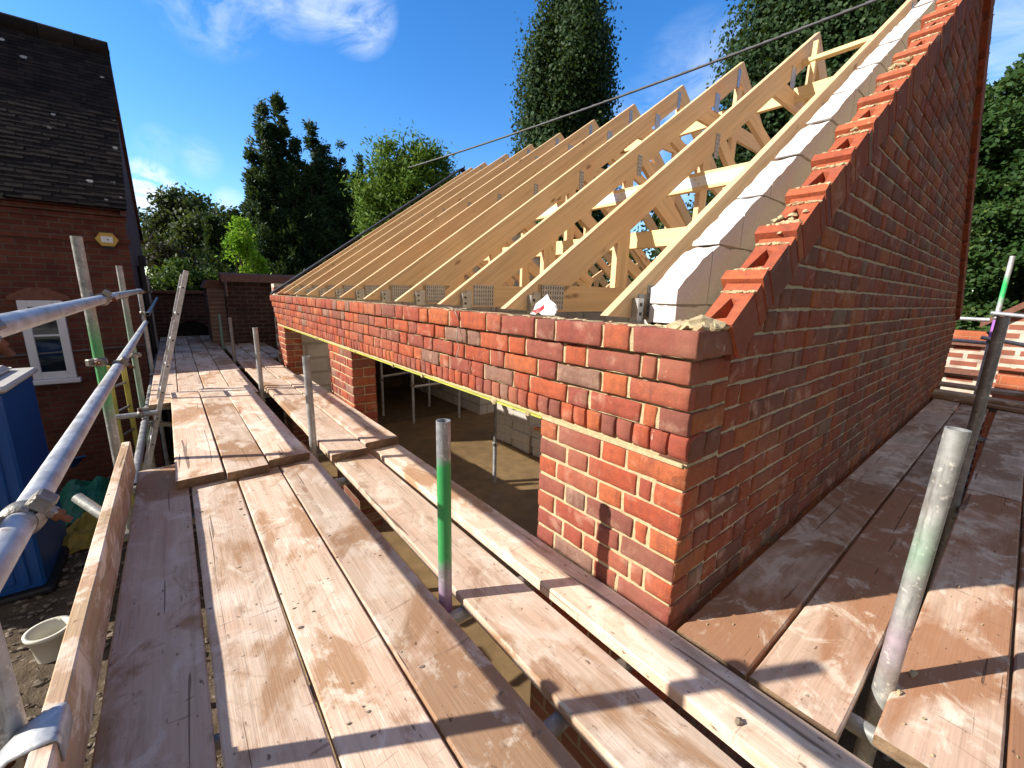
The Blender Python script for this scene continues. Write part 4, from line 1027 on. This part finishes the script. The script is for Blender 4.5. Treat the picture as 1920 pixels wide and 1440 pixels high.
# roof: rows of lapped tiles as real steps
mb=MB(); nrow=42; ncol=60; x0r=-13.0; x1r=HX+.06
y0r,z0r=HY-.16,HE-.05
slope=math.hypot(HRY-y0r,HRZ-z0r); dy=(HRY-y0r)/slope; dz=(HRZ-z0r)/slope
random.seed(3)
for r in range(nrow):
    s0=slope*r/nrow; s1=slope*(r+1)/nrow+.02
    n=int((x1r-max(x0r,-8.0))/.165); xs0=x1r-.165*n-(r%2)*.08
    for i in range(n+1):
        a=xs0+.165*i; b=a+.162
        if a>x1r-.03: continue
        b=min(b,x1r); l=.004+random.uniform(-.003,.004)
        # tile tilted so the lower edge stands proud
        def T(s,h,x): return (x,y0r+dy*s-dz*h,z0r+dz*s+dy*h)
        vs=[T(s0,l+.012,a),T(s0,l+.012,b),T(s1,.008,b),T(s1,.008,a),T(s0,.0,a),T(s0,.0,b)]
        mb.add(vs,[(0,1,2,3),(4,5,1,0),(4,0,3),(5,2,1)],0,random.random())
vs=[(-14,y0r,z0r),(x1r-.01,y0r,z0r),(x1r-.01,HRY,HRZ),(-14,HRY,HRZ),(-14,2*HRY-y0r,z0r),(x1r-.01,2*HRY-y0r,z0r)]
mb.add(vs,[(0,1,2,3),(3,2,5,4)],0,.2)
mb.add([(-14,y0r,z0r-.02),(x1r-.01,y0r,z0r-.02),(x1r-.01,HRY,HRZ-.1),(-14,HRY,HRZ-.1)],[(0,1,2,3)],0,.2)
rf=mb.build('roof',M['roof'],house,fixn=False)
mb=MB()
for i in range(22):
    x=x1r-.42*(i+1)
    mb.tube((x,HRY,HRZ-.02),(x+.41,HRY,HRZ-.02+random.uniform(0,.012)),.15,14,0,0,random.random())
mb.build('ridge_tiles',M['roof'],rf)
# verge with a flared foot, seen end on
mb=MB()
pts=[(y0r-.06,z0r-.1),(HRY,HRZ-.06),(2*HRY-y0r-.5,z0r+.65),(2*HRY-y0r+.25,z0r+.12),(2*HRY-y0r+.3,z0r-.05),(2*HRY-y0r-.5,z0r+.40),(HRY,HRZ-.32),(y0r+.12,z0r-.1)]
mb.prism(pts,'x',HX-.02,x1r-.015,0,.3); mb.build('verge',M['house_brick_y'],rf)
# window
wf=MB(); wx0,wx1,wz0,wz1=-2.80,-2.375,-.30,.79; wy=HY-.012
for (a,b,c,d) in ((wx0,wx0+.09,wz0,wz1),(wx1-.09,wx1,wz0,wz1),(wx0+.09,wx1-.09,wz0,wz0+.10),(wx0+.09,wx1-.09,wz1-.09,wz1)):
    wf.box((a,wy-.035,c),(b,wy+.03,d),0,.5,ch=.006)
w_=wf.build('window',M['white_paint'],hw)
mb=MB(); mb.box((wx0+.088,wy+.0,wz0+.098),(wx1-.088,wy+.008,wz1-.088),0,.5); mb.build('pane',M['glass'],w_)
mb=MB(); mb.box((wx0+.085,wy-.02,wz0+.60),(wx1-.085,wy+.012,wz0+.625),0,.5); mb.build('glazing_bar',M['white_paint'],w_)
mb=MB(); mb.box((wx0-.04,wy-.09,wz0-.07),(wx1+.04,wy+.03,wz0-.003),0,.5,ch=.01); mb.build('sill',M['white_paint'],w_)
mb=MB(); n=12; vs=[];
for i in range(n+1):
    t=i/n; x=wx0-.08+(wx1-wx0+.16)*t; h=.13*math.sin(PI*t)
    vs+=[(x,wy-.016,wz1+.003),(x,wy-.016,wz1+.05+h),(x,wy+.01,wz1+.003),(x,wy+.01,wz1+.05+h)]
fs=[]
for i in range(n):
    a=i*4; fs+=[(a,a+4,a+5,a+1),(a+2,a+3,a+7,a+6),(a+1,a+5,a+7,a+3),(a,a+2,a+6,a+4)]
mb.add(vs,fs,0,.5); mb.build('arch',M['coping'],hw)
# alarm box
mb=MB(); cx,cz=-1.80,1.655
hexp=[(cx-.125,cz),(cx-.065,cz-.09),(cx+.065,cz-.09),(cx+.125,cz),(cx+.065,cz+.09),(cx-.065,cz+.09)]
mb.prism(hexp,'y',HY-.07,HY-.003,0,.5)
al=mb.build('alarm_box',M['alarm_y'],None,(cx,HY,cz)); tag(al,'yellow hexagonal alarm box with a white panel on the old house','alarm box')
mb=MB(); mb.box((cx-.062,HY-.074,cz-.042),(cx+.062,HY-.069,cz+.042),0,.5); mb.box((cx+.0,HY-.0765,cz-.012),(cx+.018,HY-.0735,cz+.004),1,.5); mb.build('panel',[M['white_paint'],M['black']],al)
mb=MB(); mb.box((cx-.05,HY-.06,cz-.125),(cx+.06,HY-.005,cz-.092),0,.5); mb.build('strobe',M['black'],al)
tube('black cable clipped along the old house wall below the window middle',(-4.2,HY-.03,-.02),(HX+.0,HY-.03,.12),M['cable'],name='wall_cable',cat='cable',r=.014,seg=8)
tube('black downpipe at the corner of the old house',(HX+.06,HY+1.2,-1.9),(HX+.06,HY+1.2,1.35),M['black'],name='downpipe',cat='pipe',r=.05,seg=12)
mb=MB(); mb.box((-.05,-.09,-.09),(.05,.09,.09),0,.5,ch=.012); mb.tube((.05,0,-.02),(.065,0,-.02),.04,12,1,0,.5)
o=mb.build('floodlight',[M['black'],M['grey_pl']]); o.location=(HX+.08,HY+1.6,1.45); tag(o,'small black lamp fixed to the end of the old house','lamp')

# ------------------------------------------------------------------ walls beyond the far end
gwl=empty('garden_wall',(.3,9.5,GZ)); tag(gwl,'dark brick garden wall with a weathered coping and a sunlit end','garden wall')
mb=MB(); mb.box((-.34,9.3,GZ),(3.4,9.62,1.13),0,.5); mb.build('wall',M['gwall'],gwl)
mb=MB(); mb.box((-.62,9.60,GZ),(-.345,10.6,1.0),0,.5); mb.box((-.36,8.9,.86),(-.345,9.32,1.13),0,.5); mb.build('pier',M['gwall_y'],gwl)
mb=MB(); mb.prism([(9.2,1.135),(9.72,1.135),(9.62,1.26),(9.45,1.31),(9.28,1.26)],'x',-.40,3.5,0,.5); mb.prism([(-.68,1.005),(-.31,1.005),(-.36,1.16),(-.60,1.16)],'y',9.63,10.65,0,.5); mb.build('coping',M['coping'],gwl)
aw=empty('arched_wall',(-1,11.4,GZ)); tag(aw,'dark brick wall with a low arch closing the far end of the deck','wall')
mb=MB(); n=14
pts=[(-1.64,GZ),(-1.32,GZ),(-1.32,-.05)]+[(-1.32+.88*i/n,-.05+.32*math.sin(PI*i/n)) for i in range(1,n)]+[(-.44,-.05),(-.44,GZ),(.8,GZ),(.8,.86),(-1.64,.86)]
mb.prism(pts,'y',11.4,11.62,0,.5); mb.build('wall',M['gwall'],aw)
mb=MB(); mb.box((-1.4,11.63,GZ),(-.36,11.68,.4),0,.5); mb.build('arch_shade_panel',M['black'],aw)  # black panel behind the arch, painting in the dark of the recess
mb=MB(); mb.box((-1.64,11.33,.862),(.85,11.69,.93),0,.5,ch=.012); mb.build('coping',M['coping'],aw)
# short orange return wall beyond the building corner
mb=MB(); mb.box((.06,6.75,GZ),(.5,6.95,1.10),0,.5)
o=mb.build('return_wall',M['nbrick'],None,(.2,7.1,GZ)); tag(o,'short orange brick wall end just behind the far corner of the building','wall')

# ------------------------------------------------------------------ things on the ground at the left
loo=empty('portable_toilet',(-3.0,5.5,GZ)); tag(loo,'blue portable toilet with a pale grey roof','portable toilet')
mb=MB(); mb.box((-3.52,4.93,GZ+.06),(-2.44,6.03,.07),0,.5,ch=.02); mb.build('cabin',M['blue'],loo)
mb=MB()
for x in (-3.40,-2.56): mb.box((x-.03,4.905,GZ+.12),(x+.03,4.94,.04),0,.5,ch=.008)
mb.box((-3.36,4.912,-.03),(-2.60,4.94,.035),0,.5,ch=.006); mb.build('door_frame',M['blue'],loo)
mb=MB(); mb.box((-3.34,4.918,GZ+.16),(-2.62,4.936,-.04),0,.5,ch=.006); d_=mb.build('door',M['blue'],loo)
mb=MB(); mb.box((-2.72,4.905,-.85),(-2.66,4.917,-.70),0,.5); mb.build('handle',M['black'],d_)
mb=MB(); mb.box((-2.66,4.900,-.16),(-2.58,4.903,-.10),0,.5); mb.build('sticker',M['orange'],loo)
mb=MB(); mb.box((-3.58,4.86,GZ),(-2.38,6.09,GZ+.07),0,.5,ch=.02); mb.build('base',M['black'],loo)
mb=MB(); mb.box((-3.57,4.88,.075),(-2.39,6.08,.135),0,.5,ch=.02); mb.box((-3.42,5.02,.125),(-2.54,5.94,.20),0,.5,ch=.045); mb.build('roof',M['grey_pl'],loo)
def bucket(name,label,cat,c,r,h,mat,inner):
    mb=MB(); seg=28
    prof=[(r*.78,0),(r,h),(r+.018,h),(r+.018,h-.02),(r-.012,h-.004),(r*.78-.008,.05)]
    prof=[(r*.78,0),(r*.99,h-.03),(r+.016,h-.03),(r+.018,h),(r-.006,h),(r*.86,h*.45)]
    vs=[];fs=[]
    for k,(rr,z) in enumerate(prof):
        for i in range(seg): an=2*PI*i/seg; vs.append((c[0]+rr*math.cos(an),c[1]+rr*math.sin(an),c[2]+z))
    for k in range(len(prof)-1):
        for i in range(seg): j=(i+1)%seg; fs.append((k*seg+i,k*seg+j,(k+1)*seg+j,(k+1)*seg+i))
    mb.add(vs,fs,0,.5,True); b=(len(prof)-1)*seg
    mb.add([vs[b+i] for i in range(seg)],[tuple(range(seg))],1,.5); mb.add(vs[:seg],[tuple(range(seg-1,-1,-1))],0,.5)
    return tag(mb.build(name,[mat,inner],None,c),label,cat)
bucket('bucket','white plastic bucket of sandy water on the ground beyond the toe board','bucket',(-2.24,3.84,GZ+.02),.12,.24,M['white_pl'],M['screed'])
bucket('tub','blue plastic tub on the ground near the old house','tub',(-2.62,8.3,GZ+.02),.33,.38,M['blue'],M['black'])
random.seed(12)
def sheet(name,label,cat,c,rx,ry,h,mat,n=18,q=0):
    vs=[];fs=[]
    for j in range(n+1):
        for i in range(n+1):
            a=i/n*2-1;b=j/n*2-1; d=max(0,1-(a*a+b*b)*.8)
            z=h*d*(.7+.9*noise.noise(Vector((a*2.3+q,b*2.3,q))))+.03*noise.noise(Vector((a*9+q,b*9,2)))
            vs.append((c[0]+a*rx,c[1]+b*ry,c[2]+max(.0,z)))
    for j in range(n):
        for i in range(n): k=j*(n+1)+i; fs.append((k,k+1,k+n+2,k+n+1))
    mb=MB(); mb.add(vs,fs,0,.5,False); return tag(mb.build(name,mat,None,c),label,cat)
sheet('tarpaulin','crumpled green plastic sheet heaped on the ground beside the toilet','plastic sheet',(-2.32,6.9,GZ+.01),.45,.6,.42,M['green_pl'],20,3)
sheet('sack','dirty yellow sack on the ground by the green sheet','sack',(-2.15,6.0,GZ+.01),.38,.42,.28,M['yellow_pl'],16,8)

# ------------------------------------------------------------------ neighbours at the right
nb=empty('low_brick_building',(10,-.5,GZ)); tag(nb,'low brick outbuilding with white joints and a small tiled gable behind the far scaffold','building')
mb=MB(); mb.box((9.0,-.25,GZ),(9.3,2.4,.44),0,.5); mb.build('wall',M['nbrick'],nb)
mb=MB(); mb.box((8.96,-.30,.445),(9.34,2.45,.60),0,.5,ch=.006); mb.build('parapet',M['nbrick_o'],nb)
mb=MB(); mb.box((8.90,-.28,.37),(9.02,2.42,.43),0,.5); mb.box((8.85,-.3,-.10),(9.0,2.42,-.02),0,.5); mb.build('ledge',M['coping'],nb)
mb=MB(); mb.prism([(-.28,GZ),(-3.2,GZ),(-3.2,.75),(-1.7,1.95),(-.28,.80)],'x',8.7,9.2,0,.5); mb.build('gable_wall',M['nbrick'],nb)
mb=MB(); mb.prism([(-.10,.78),(-1.7,2.10),(-3.3,.80),(-3.3,.70),(-1.7,1.98),(-.10,.68)],'x',8.55,10.5,0,.5); mb.build('roof',M['coping'],nb)
mb=MB(); mb.box((8.1,-1.6,GZ),(8.4,-.42,.12),0,.5); o=mb.build('brick_pier',M['nbrick_o'],None,(8.2,-1.0,GZ)); tag(o,'orange brick stub wall at the right edge below the far rails','wall')

# ------------------------------------------------------------------ overhead cable
mb=MB(); A=Vector((9.6,-6.9,6.2));B=Vector((4.45,13.3,4.25)); n=40
pts=[A.lerp(B,i/n)+Vector((0,0,-.35*4*(i/n)*(1-i/n)+.35)) for i in range(n+1)]
off=Vector((0,0,0))
for i in range(n): mb.tube(pts[i],pts[i+1],.022,8,0,0,.5,cap=False)
for i in range(n*4):
    t=i/(n*4); p=pts[int(t*n)].lerp(pts[min(n,int(t*n)+1)],t*n-int(t*n))
    if i%2==0: mb.tube(p+Vector((0,0,.012)),p+(B-A)*(1/(n*4))+Vector((0,0,.024)),.010,6,0,0,.5,cap=False)
tag(mb.build('overhead_cable',M['cable'],None,(7,1.7,5.4)),'thick overhead cable crossing the sky above the trusses','cable')

# ------------------------------------------------------------------ trees
def leaves_obj(name,P,D,Nn,Lg,Wd,tone,mat,parent):
    """leaf-shaped quads: P base, D direction, Nn side vector, lengths, widths"""
    n=len(P); S=Nn*Wd[:,None]; A=D*Lg[:,None]
    V=np.empty((n,4,3)); V[:,0]=P; V[:,1]=P+A*.5+S*.5; V[:,2]=P+A; V[:,3]=P+A*.5-S*.5
    me=bpy.data.meshes.new(name); me.vertices.add(n*4); me.loops.add(n*4); me.polygons.add(n)
    o=np.array(parent_world(parent)) if parent is not None else np.zeros(3)
    me.vertices.foreach_set('co',(V-o).reshape(-1).astype(np.float32))
    me.loops.foreach_set('vertex_index',np.arange(n*4,dtype=np.int32)); me.polygons.foreach_set('loop_start',np.arange(0,n*4,4,dtype=np.int32))
    a=me.attributes.new('tone','FLOAT','FACE'); a.data.foreach_set('value',np.clip(tone,0,1).astype(np.float32))
    me.materials.append(mat); me.update(); me.validate()
    ob=bpy.data.objects.new(name,me); col.objects.link(ob)
    if parent is not None: ob.parent=parent
    return ob
def unit(a): return a/np.maximum(1e-9,np.linalg.norm(a,axis=1,keepdims=True))
def trunk_mb(base,top,r,branches=(),lean=.0):
    mb=MB(); base=Vector(base); top=Vector(top); n=7; prev=base
    for i in range(n):
        t=(i+1)/n; p=base.lerp(top,t)+Vector((random.uniform(-1,1),random.uniform(-1,1),0))*lean
        mb.tube(prev,p,r*(1-.8*i/n),9,0,0,.5,r*(1-.8*(i+1)/n),cap=False); prev=p
    for a,b,rr in branches: mb.tube(a,b,rr,6,0,0,.5,rr*.3,cap=False,rings=3,wob=.04)
    return mb
def tree(name,label,cat,base,blobs,n,leaf,mat,bark,trunk_r,top,group=None,up=.25,aspect=.55,clump=.35,nclump=None,tone_up=.35):
    """broad crown: leaf clumps set through a union of ellipsoids; leaf-sized faces round each clump"""
    e=empty(name,base); tag(e,label,cat,group)
    blobs=np.array(blobs,float); vol=blobs[:,3]*blobs[:,4]*blobs[:,5]; pr=vol/vol.sum()
    nc=nclump or max(30,n//70)
    bi=rng.choice(len(blobs),nc,p=pr); dirs=unit(rng.normal(size=(nc,3))); rad=rng.uniform(.12,1,nc)**.45
    cc=blobs[bi,:3]+dirs*blobs[bi,3:6]*rad[:,None]
    ct=rng.normal(.42,.16,nc)
    csz=clump*rng.uniform(.5,1.35,nc)
    li=rng.integers(0,nc,n); off=rng.normal(size=(n,3))*csz[li][:,None]*.55
    P=cc[li]+off
    D=unit(rng.normal(size=(n,3))+np.array([0,0,up])); Sd=unit(np.cross(D,unit(off)+unit(P-np.array(top))*.6+rng.normal(size=(n,3))*.42))
    tone=ct[li]+rng.normal(0,.14,n)
    lg=leaf*rng.uniform(.6,1.35,n); leaves_obj('crown',P,D,Sd,lg,lg*aspect,tone,mat,e)
    br=[]
    bz=Vector(base); tp=Vector(top)
    for i in range(min(26,nc)):
        t=random.uniform(.25,.95); br.append((bz.lerp(tp,t),Vector(cc[i]),trunk_r*(1-t)*.5+.02))
    trunk_mb(base,top,trunk_r,br,trunk_r*.3).build('trunk',bark,e)
    return e
def poplar(name,label,base,H,Wd,n,leaf,mat,seed,stems=26,group=None):
    """fastigiate crown: many steep limbs, each clothed in leaf clumps, gaps between them"""
    r_=np.random.default_rng(seed); random.seed(seed)
    e=empty(name,base); tag(e,label,'tree',group)
    b=np.array(base,float); Ps=[];Ds=[];Ts=[];br=[]
    for s in range(stems):
        an=r_.uniform(0,2*PI); t0=r_.uniform(.02,.62); rr=Wd*.5*r_.uniform(.35,1.0)
        z0=b[2]+H*t0; Ls=H*r_.uniform(.22,.46)*(1-.45*t0)
        z1=min(z0+Ls,b[2]+H*.99); wtop=rr*(1-max(0,(z1-b[2])/H-.55)*1.9)
        p0=b+np.array([0,0,z0-b[2]]); p1=np.array([b[0]+math.cos(an)*wtop,b[1]+math.sin(an)*wtop,z1])
        br.append((Vector(p0),Vector(p1),.085))
        m=n//stems; t=r_.uniform(.12,1.05,m)
        bow=np.sin(np.clip(t,0,1)*PI)[:,None]*np.array([math.cos(an),math.sin(an),-.15])*rr*.38
        c=p0+(p1-p0)*t[:,None]+bow
        # clumps along the limb
        ck=r_.integers(0,14,m); jit=r_.normal(size=(14,3))*Wd*.06
        off=r_.normal(size=(m,3))*np.array([1,1,1.25])*Wd*.058*(1.25-.6*t)[:,None]+jit[ck]
        Ps.append(c+off); Ds.append(unit(off+np.array([0,0,.02]))); Ts.append(r_.normal(.40,.10)+r_.normal(0,.17,m)+.12*(ck%3-1))
    P=np.concatenate(Ps); D0=np.concatenate(Ds); T=np.concatenate(Ts); m=len(P)
    ax=unit(P*np.array([1,1,0])-np.array([b[0],b[1],0])); D=unit(r_.normal(size=(m,3))+np.array([0,0,-.2])); S=unit(np.cross(D,D0*.9+ax*.8+np.array([0,0,.25])+r_.normal(size=(m,3))*.42))
    lg=leaf*r_.uniform(.6,1.3,m); leaves_obj('crown',P,D,S,lg,lg*.8,T,mat,e)
    trunk_mb(base,(b[0],b[1],b[2]+H*.97),.38,br,.1).build('trunk',M['bark_pale'],e)
    return e
def conifer(name,label,base,leaders,n,mat,seed,group=None,leaf=.16):
    """several pointed leaders clothed in short upswept sprays"""
    r_=np.random.default_rng(seed); random.seed(seed)
    e=empty(name,base); tag(e,label,'conifer',group); Ps=[];Ds=[];Ts=[];Ls=[]
    tot=sum(h*r for _,_,h,r in leaders); br=[]
    for dx,dy,h,r in leaders:
        bx,by,bz=base[0]+dx,base[1]+dy,base[2]
        r*=1.22; k=int(n*h*r/tot/1.22); nb=max(40,k//85)
        tb=r_.uniform(.03,1.0,nb)**.85; ab=r_.uniform(0,2*PI,nb); rl=r*(1-tb)**.95*r_.uniform(.5,1.3,nb)+.03
        tone=r_.normal(.42,.15,nb)
        bi=r_.integers(0,nb,k); s=r_.uniform(.18,1.0,k)**.7
        ca,sa=np.cos(ab[bi]),np.sin(ab[bi]); out=rl[bi]*s
        z=bz+h*tb[bi]+out*.30+rl[bi]*.45*s**2
        P=np.stack([bx+ca*out,by+sa*out,z],1)+r_.normal(size=(k,3))*(.05+.07*(1-s))[:,None]*min(1.2,r)
        D=unit(np.stack([ca*.8,sa*.8,np.full(k,.55)],1)+r_.normal(size=(k,3))*.42)
        Ps.append(P);Ds.append(D);Ts.append(tone[bi]+r_.normal(0,.15,k)+.10*(s-.6)); 
        trunkr=.05+.04*r
        br.append((Vector((base[0],base[1],bz+.6)),Vector((bx,by,bz+h*.93)),trunkr))
    P=np.concatenate(Ps);D=np.concatenate(Ds);T=np.concatenate(Ts);m=len(P)
    cx0=np.array([base[0],base[1],0]); ax=unit(P*np.array([1,1,0])-cx0); S=unit(np.cross(D,ax+np.array([0,0,.5])+r_.normal(size=(m,3))*.5)); lg=leaf*r_.uniform(.6,1.4,m)
    leaves_obj('crown',P,D,S,lg,lg*.36,T,mat,e)
    trunk_mb(base,(base[0],base[1],base[2]+leaders[0][2]*.6),.22,br,.02).build('trunk',M['bark'],e); return e
random.seed(42)
conifer('conifer','tall dark conifer with two upswept spires, nearest the lime green shrub',(2.85,19.0,GZ),[(-.55,0,9.7,1.0),(-.15,.2,9.0,1.1),(.10,.3,10.1,1.0),(-.95,.1,8.3,1.1),(.55,.2,8.6,1.1),(.2,-.5,7.4,1.7),(-1.0,-.2,6.8,1.5),(.8,0,7.4,1.4),(-.3,-.6,5.6,1.9),(1.3,-.2,7.0,1.5),(.6,-.7,6.2,1.9),(-.55,-.3,7.8,1.4)],90000,M['l_con'],1,'dark conifers behind the far wall')
conifer('conifer','dark conifer with a leaning spike, right of the tallest one',(4.9,19.5,GZ),[(-.75,0,9.7,.95),(-.25,.2,8.9,1.0),(.40,.2,9.2,.95),(.05,0,8.3,1.1),(.95,0,8.0,1.0),(1.35,0,7.2,1.1),(-.9,-.2,7.3,1.4),(.2,-.4,7.0,1.7),(.9,-.5,5.8,1.7),(-1.4,-.2,7.2,1.4),(-.3,-.5,7.6,1.5),(1.5,-.2,6.6,1.5)],90000,M['l_con'],2,'dark conifers behind the far wall')
conifer('conifer','narrow dark conifer half hidden by the bright broad leaved tree',(6.9,21.5,GZ),[(0,0,9.4,.9),(-.75,.3,8.4,.9),(.5,0,8.7,.8),(-.3,0,7.9,1.0),(1.0,0,7.6,.9),(.0,-.4,6.6,1.6),(-.9,-.3,6.2,1.5),(.8,-.3,7.2,1.4)],45000,M['l_con'],3,'dark conifers behind the far wall')
conifer('conifer','low spreading dark conifer left of the two spires',(1.35,21.5,GZ),[(0,0,6.0,1.5),(.55,.2,6.5,1.4),(-.8,0,5.6,1.4),(-.2,-.6,5.0,1.6)],30000,M['l_con'],4,'dark conifers behind the far wall')
conifer('conifer','short dark conifer filling the dip between the two spired ones',(3.75,18.6,GZ),[(0,0,7.6,1.3),(.45,0,8.0,1.2),(-.4,.2,7.2,1.3),(.1,-.4,6.2,1.6)],34000,M['l_con'],9,'dark conifers behind the far wall')
tree('broadleaf_tree','bright green broad leaved tree rising behind the far trusses','tree',(4.9,12.6,GZ),[(4.6,12.6,3.4,1.2,1.1,1.5),(5.5,12.4,4.3,.95,.9,1.2),(4.5,12.7,5.0,.65,.65,.75),(5.6,12.3,5.0,.62,.6,.7),(6.3,12.2,4.2,.55,.55,.7),(3.9,12.8,3.6,.6,.6,1.0),(6.2,12,3.2,.9,.9,1.1)],26000,.16,M['l_brd'],M['bark'],.12,(5.0,12.6,5.0),aspect=.34,clump=.30)
tree('sapling','lime green sunlit shrub in front of the dark conifers','shrub',(.72,13.9,GZ),[(.55,13.9,2.35,.30,.3,.50),(.80,13.9,1.7,.26,.3,.6),(.95,13.8,1.1,.30,.3,.5),(.4,13.9,2.0,.25,.25,.3)],3800,.105,M['l_lime'],M['bark'],.035,(.6,13.9,2.6),aspect=.5,clump=.17)
tree('bush','rounded glossy green bush above the arched wall','bush',(-.85,13.4,GZ),[(-.95,13.4,1.0,.55,.6,.75),(-.35,13.4,.9,.5,.5,.65),(-1.35,13.5,.75,.4,.5,.6),(.1,13.5,.5,.5,.5,.6)],8500,.11,M['l_bush'],M['bark'],.06,(-.8,13.4,1.5),aspect=.45,clump=.22)
gb_='distant trees beyond the garden'
tree('broadleaf_tree','round topped dull green tree far beyond the garden','tree',(-.1,31,GZ),[(-.1,31,4.6,1.5,1.3,1.6),(.5,31,5.4,1.1,1.1,1.0),(-.9,31,3.5,1.3,1.2,1.6),(1.0,31,3.6,1.4,1.2,1.6)],9000,.26,M['l_dark'],M['bark'],.25,(-.1,31,5),gb_,clump=.5)
tree('broadleaf_tree','olive green tree between the round topped tree and the conifers','tree',(.5,25,GZ),[(.3,25,2.8,1.1,1.0,1.5),(1.1,25,3.2,1.0,1.0,1.5),(-.4,25,2.2,.9,1.0,1.3),(1.6,25,2.2,.8,.8,1.6)],9000,.20,M['l_dark'],M['bark'],.2,(.5,25,3.5),gb_,clump=.4)
tree('broadleaf_tree','small grey green tree far off beside the end of the old house','tree',(-1.5,34,GZ),[(-1.3,34,3.6,.7,.7,1.3),(-1.8,34,4.0,.5,.5,1.3),(-1.1,34,2.2,1.0,.9,1.4)],4500,.22,M['l_dark'],M['bark'],.15,(-1.5,34,4.5),gb_,clump=.35)
tree('purple_shrub','dark purple leaved shrub close by the end of the old house','shrub',(-1.2,19,GZ),[(-1.25,19,1.6,.55,.6,1.2),(-.8,19,1.2,.6,.6,1.0),(-1.5,19,1.0,.5,.5,1.0)],4500,.13,M['l_purp'],M['bark'],.08,(-1.2,19,2),None,clump=.25)
poplar('poplar','tall poplar standing clear against the blue sky above the trusses',(17.2,17.5,GZ),22.5,5.7,140000,.18,M['l_pop'],5,80,'tall poplars behind the building')
poplar('poplar','broad poplar behind the peak of the gable and the nearest trusses',(21.2,6.9,GZ),22.0,7.4,160000,.18,M['l_pop'],6,84,'tall poplars behind the building')
gh='trees and hedge beyond the building'
tree('broadleaf_tree','dark tree seen low through the webs of the nearest trusses','tree',(16.5,9.2,GZ),[(16,10.5,2.4,2.0,2.0,2.6),(16.8,8.6,2.8,2.0,2.0,2.7),(15.5,12.5,1.8,1.8,2.0,2.4),(17.2,6.6,2.2,1.8,1.8,2.6),(16,14.5,1.2,1.8,1.8,2.4)],16000,.24,M['l_dark'],M['bark'],.25,(16.5,9.2,5),gh,clump=.5)
def hedge_obj():
    base=(15.5,.4,GZ); e=empty('hedge',base); tag(e,'tall leafy hedge lit by the sun beyond the right end of the gable','hedge')
    n=130000; r_=np.random.default_rng(8)
    # leaves over a bumpy wall of foliage that rises to an uneven top
    y=r_.uniform(-6.5,3.4,n); zt=6.4+.7*np.sin(y*1.3)+.5*np.sin(y*3.1+1); z=GZ+(zt-GZ)*r_.uniform(0,1,n)**.9
    bump=np.array([noise.noise(Vector((a*.8,b*.8,3.3)))*1.1+noise.noise(Vector((a*2.2,b*2.2,8.3)))*.6 for a,b in zip(y,z)])
    x=14.6-bump+r_.uniform(0,1.35,n)**2.2+np.maximum(0,z-5.2)*.5
    P=np.stack([x,y,z],1); D=unit(r_.normal(size=(n,3))); S=unit(np.cross(D,np.array([-1.0,-.1,.45])+r_.normal(size=(n,3))*.55))
    T=.40+.30*bump+r_.normal(0,.16,n); lg=.14*r_.uniform(.6,1.3,n)
    k=22000; yb=r_.uniform(-7,4,k); P2=np.stack([r_.uniform(16.2,17.2,k),yb,GZ+(6.0-GZ)*r_.uniform(0,1,k)],1); D2=unit(r_.normal(size=(k,3))+np.array([0,0,.2])); S2=unit(np.cross(D2,r_.normal(size=(k,3)))); l2=.36*r_.uniform(.6,1.2,k)
    P=np.concatenate([P,P2]);D=np.concatenate([D,D2]);S=np.concatenate([S,S2]);lg=np.concatenate([lg,l2]);T=np.concatenate([T,np.full(k,.15)])
    leaves_obj('foliage',P,D,S,lg,lg*.6,T,M['l_hedge'],e)
    mb=MB()
    for i in range(9): 
        yy=-6+i*1.1; mb.tube((15.4,yy,GZ),(15.5,yy+.2,5.2),.10,7,0,0,.5,.04)
    mb.build('trunk',M['bark'],e)
hedge_obj()
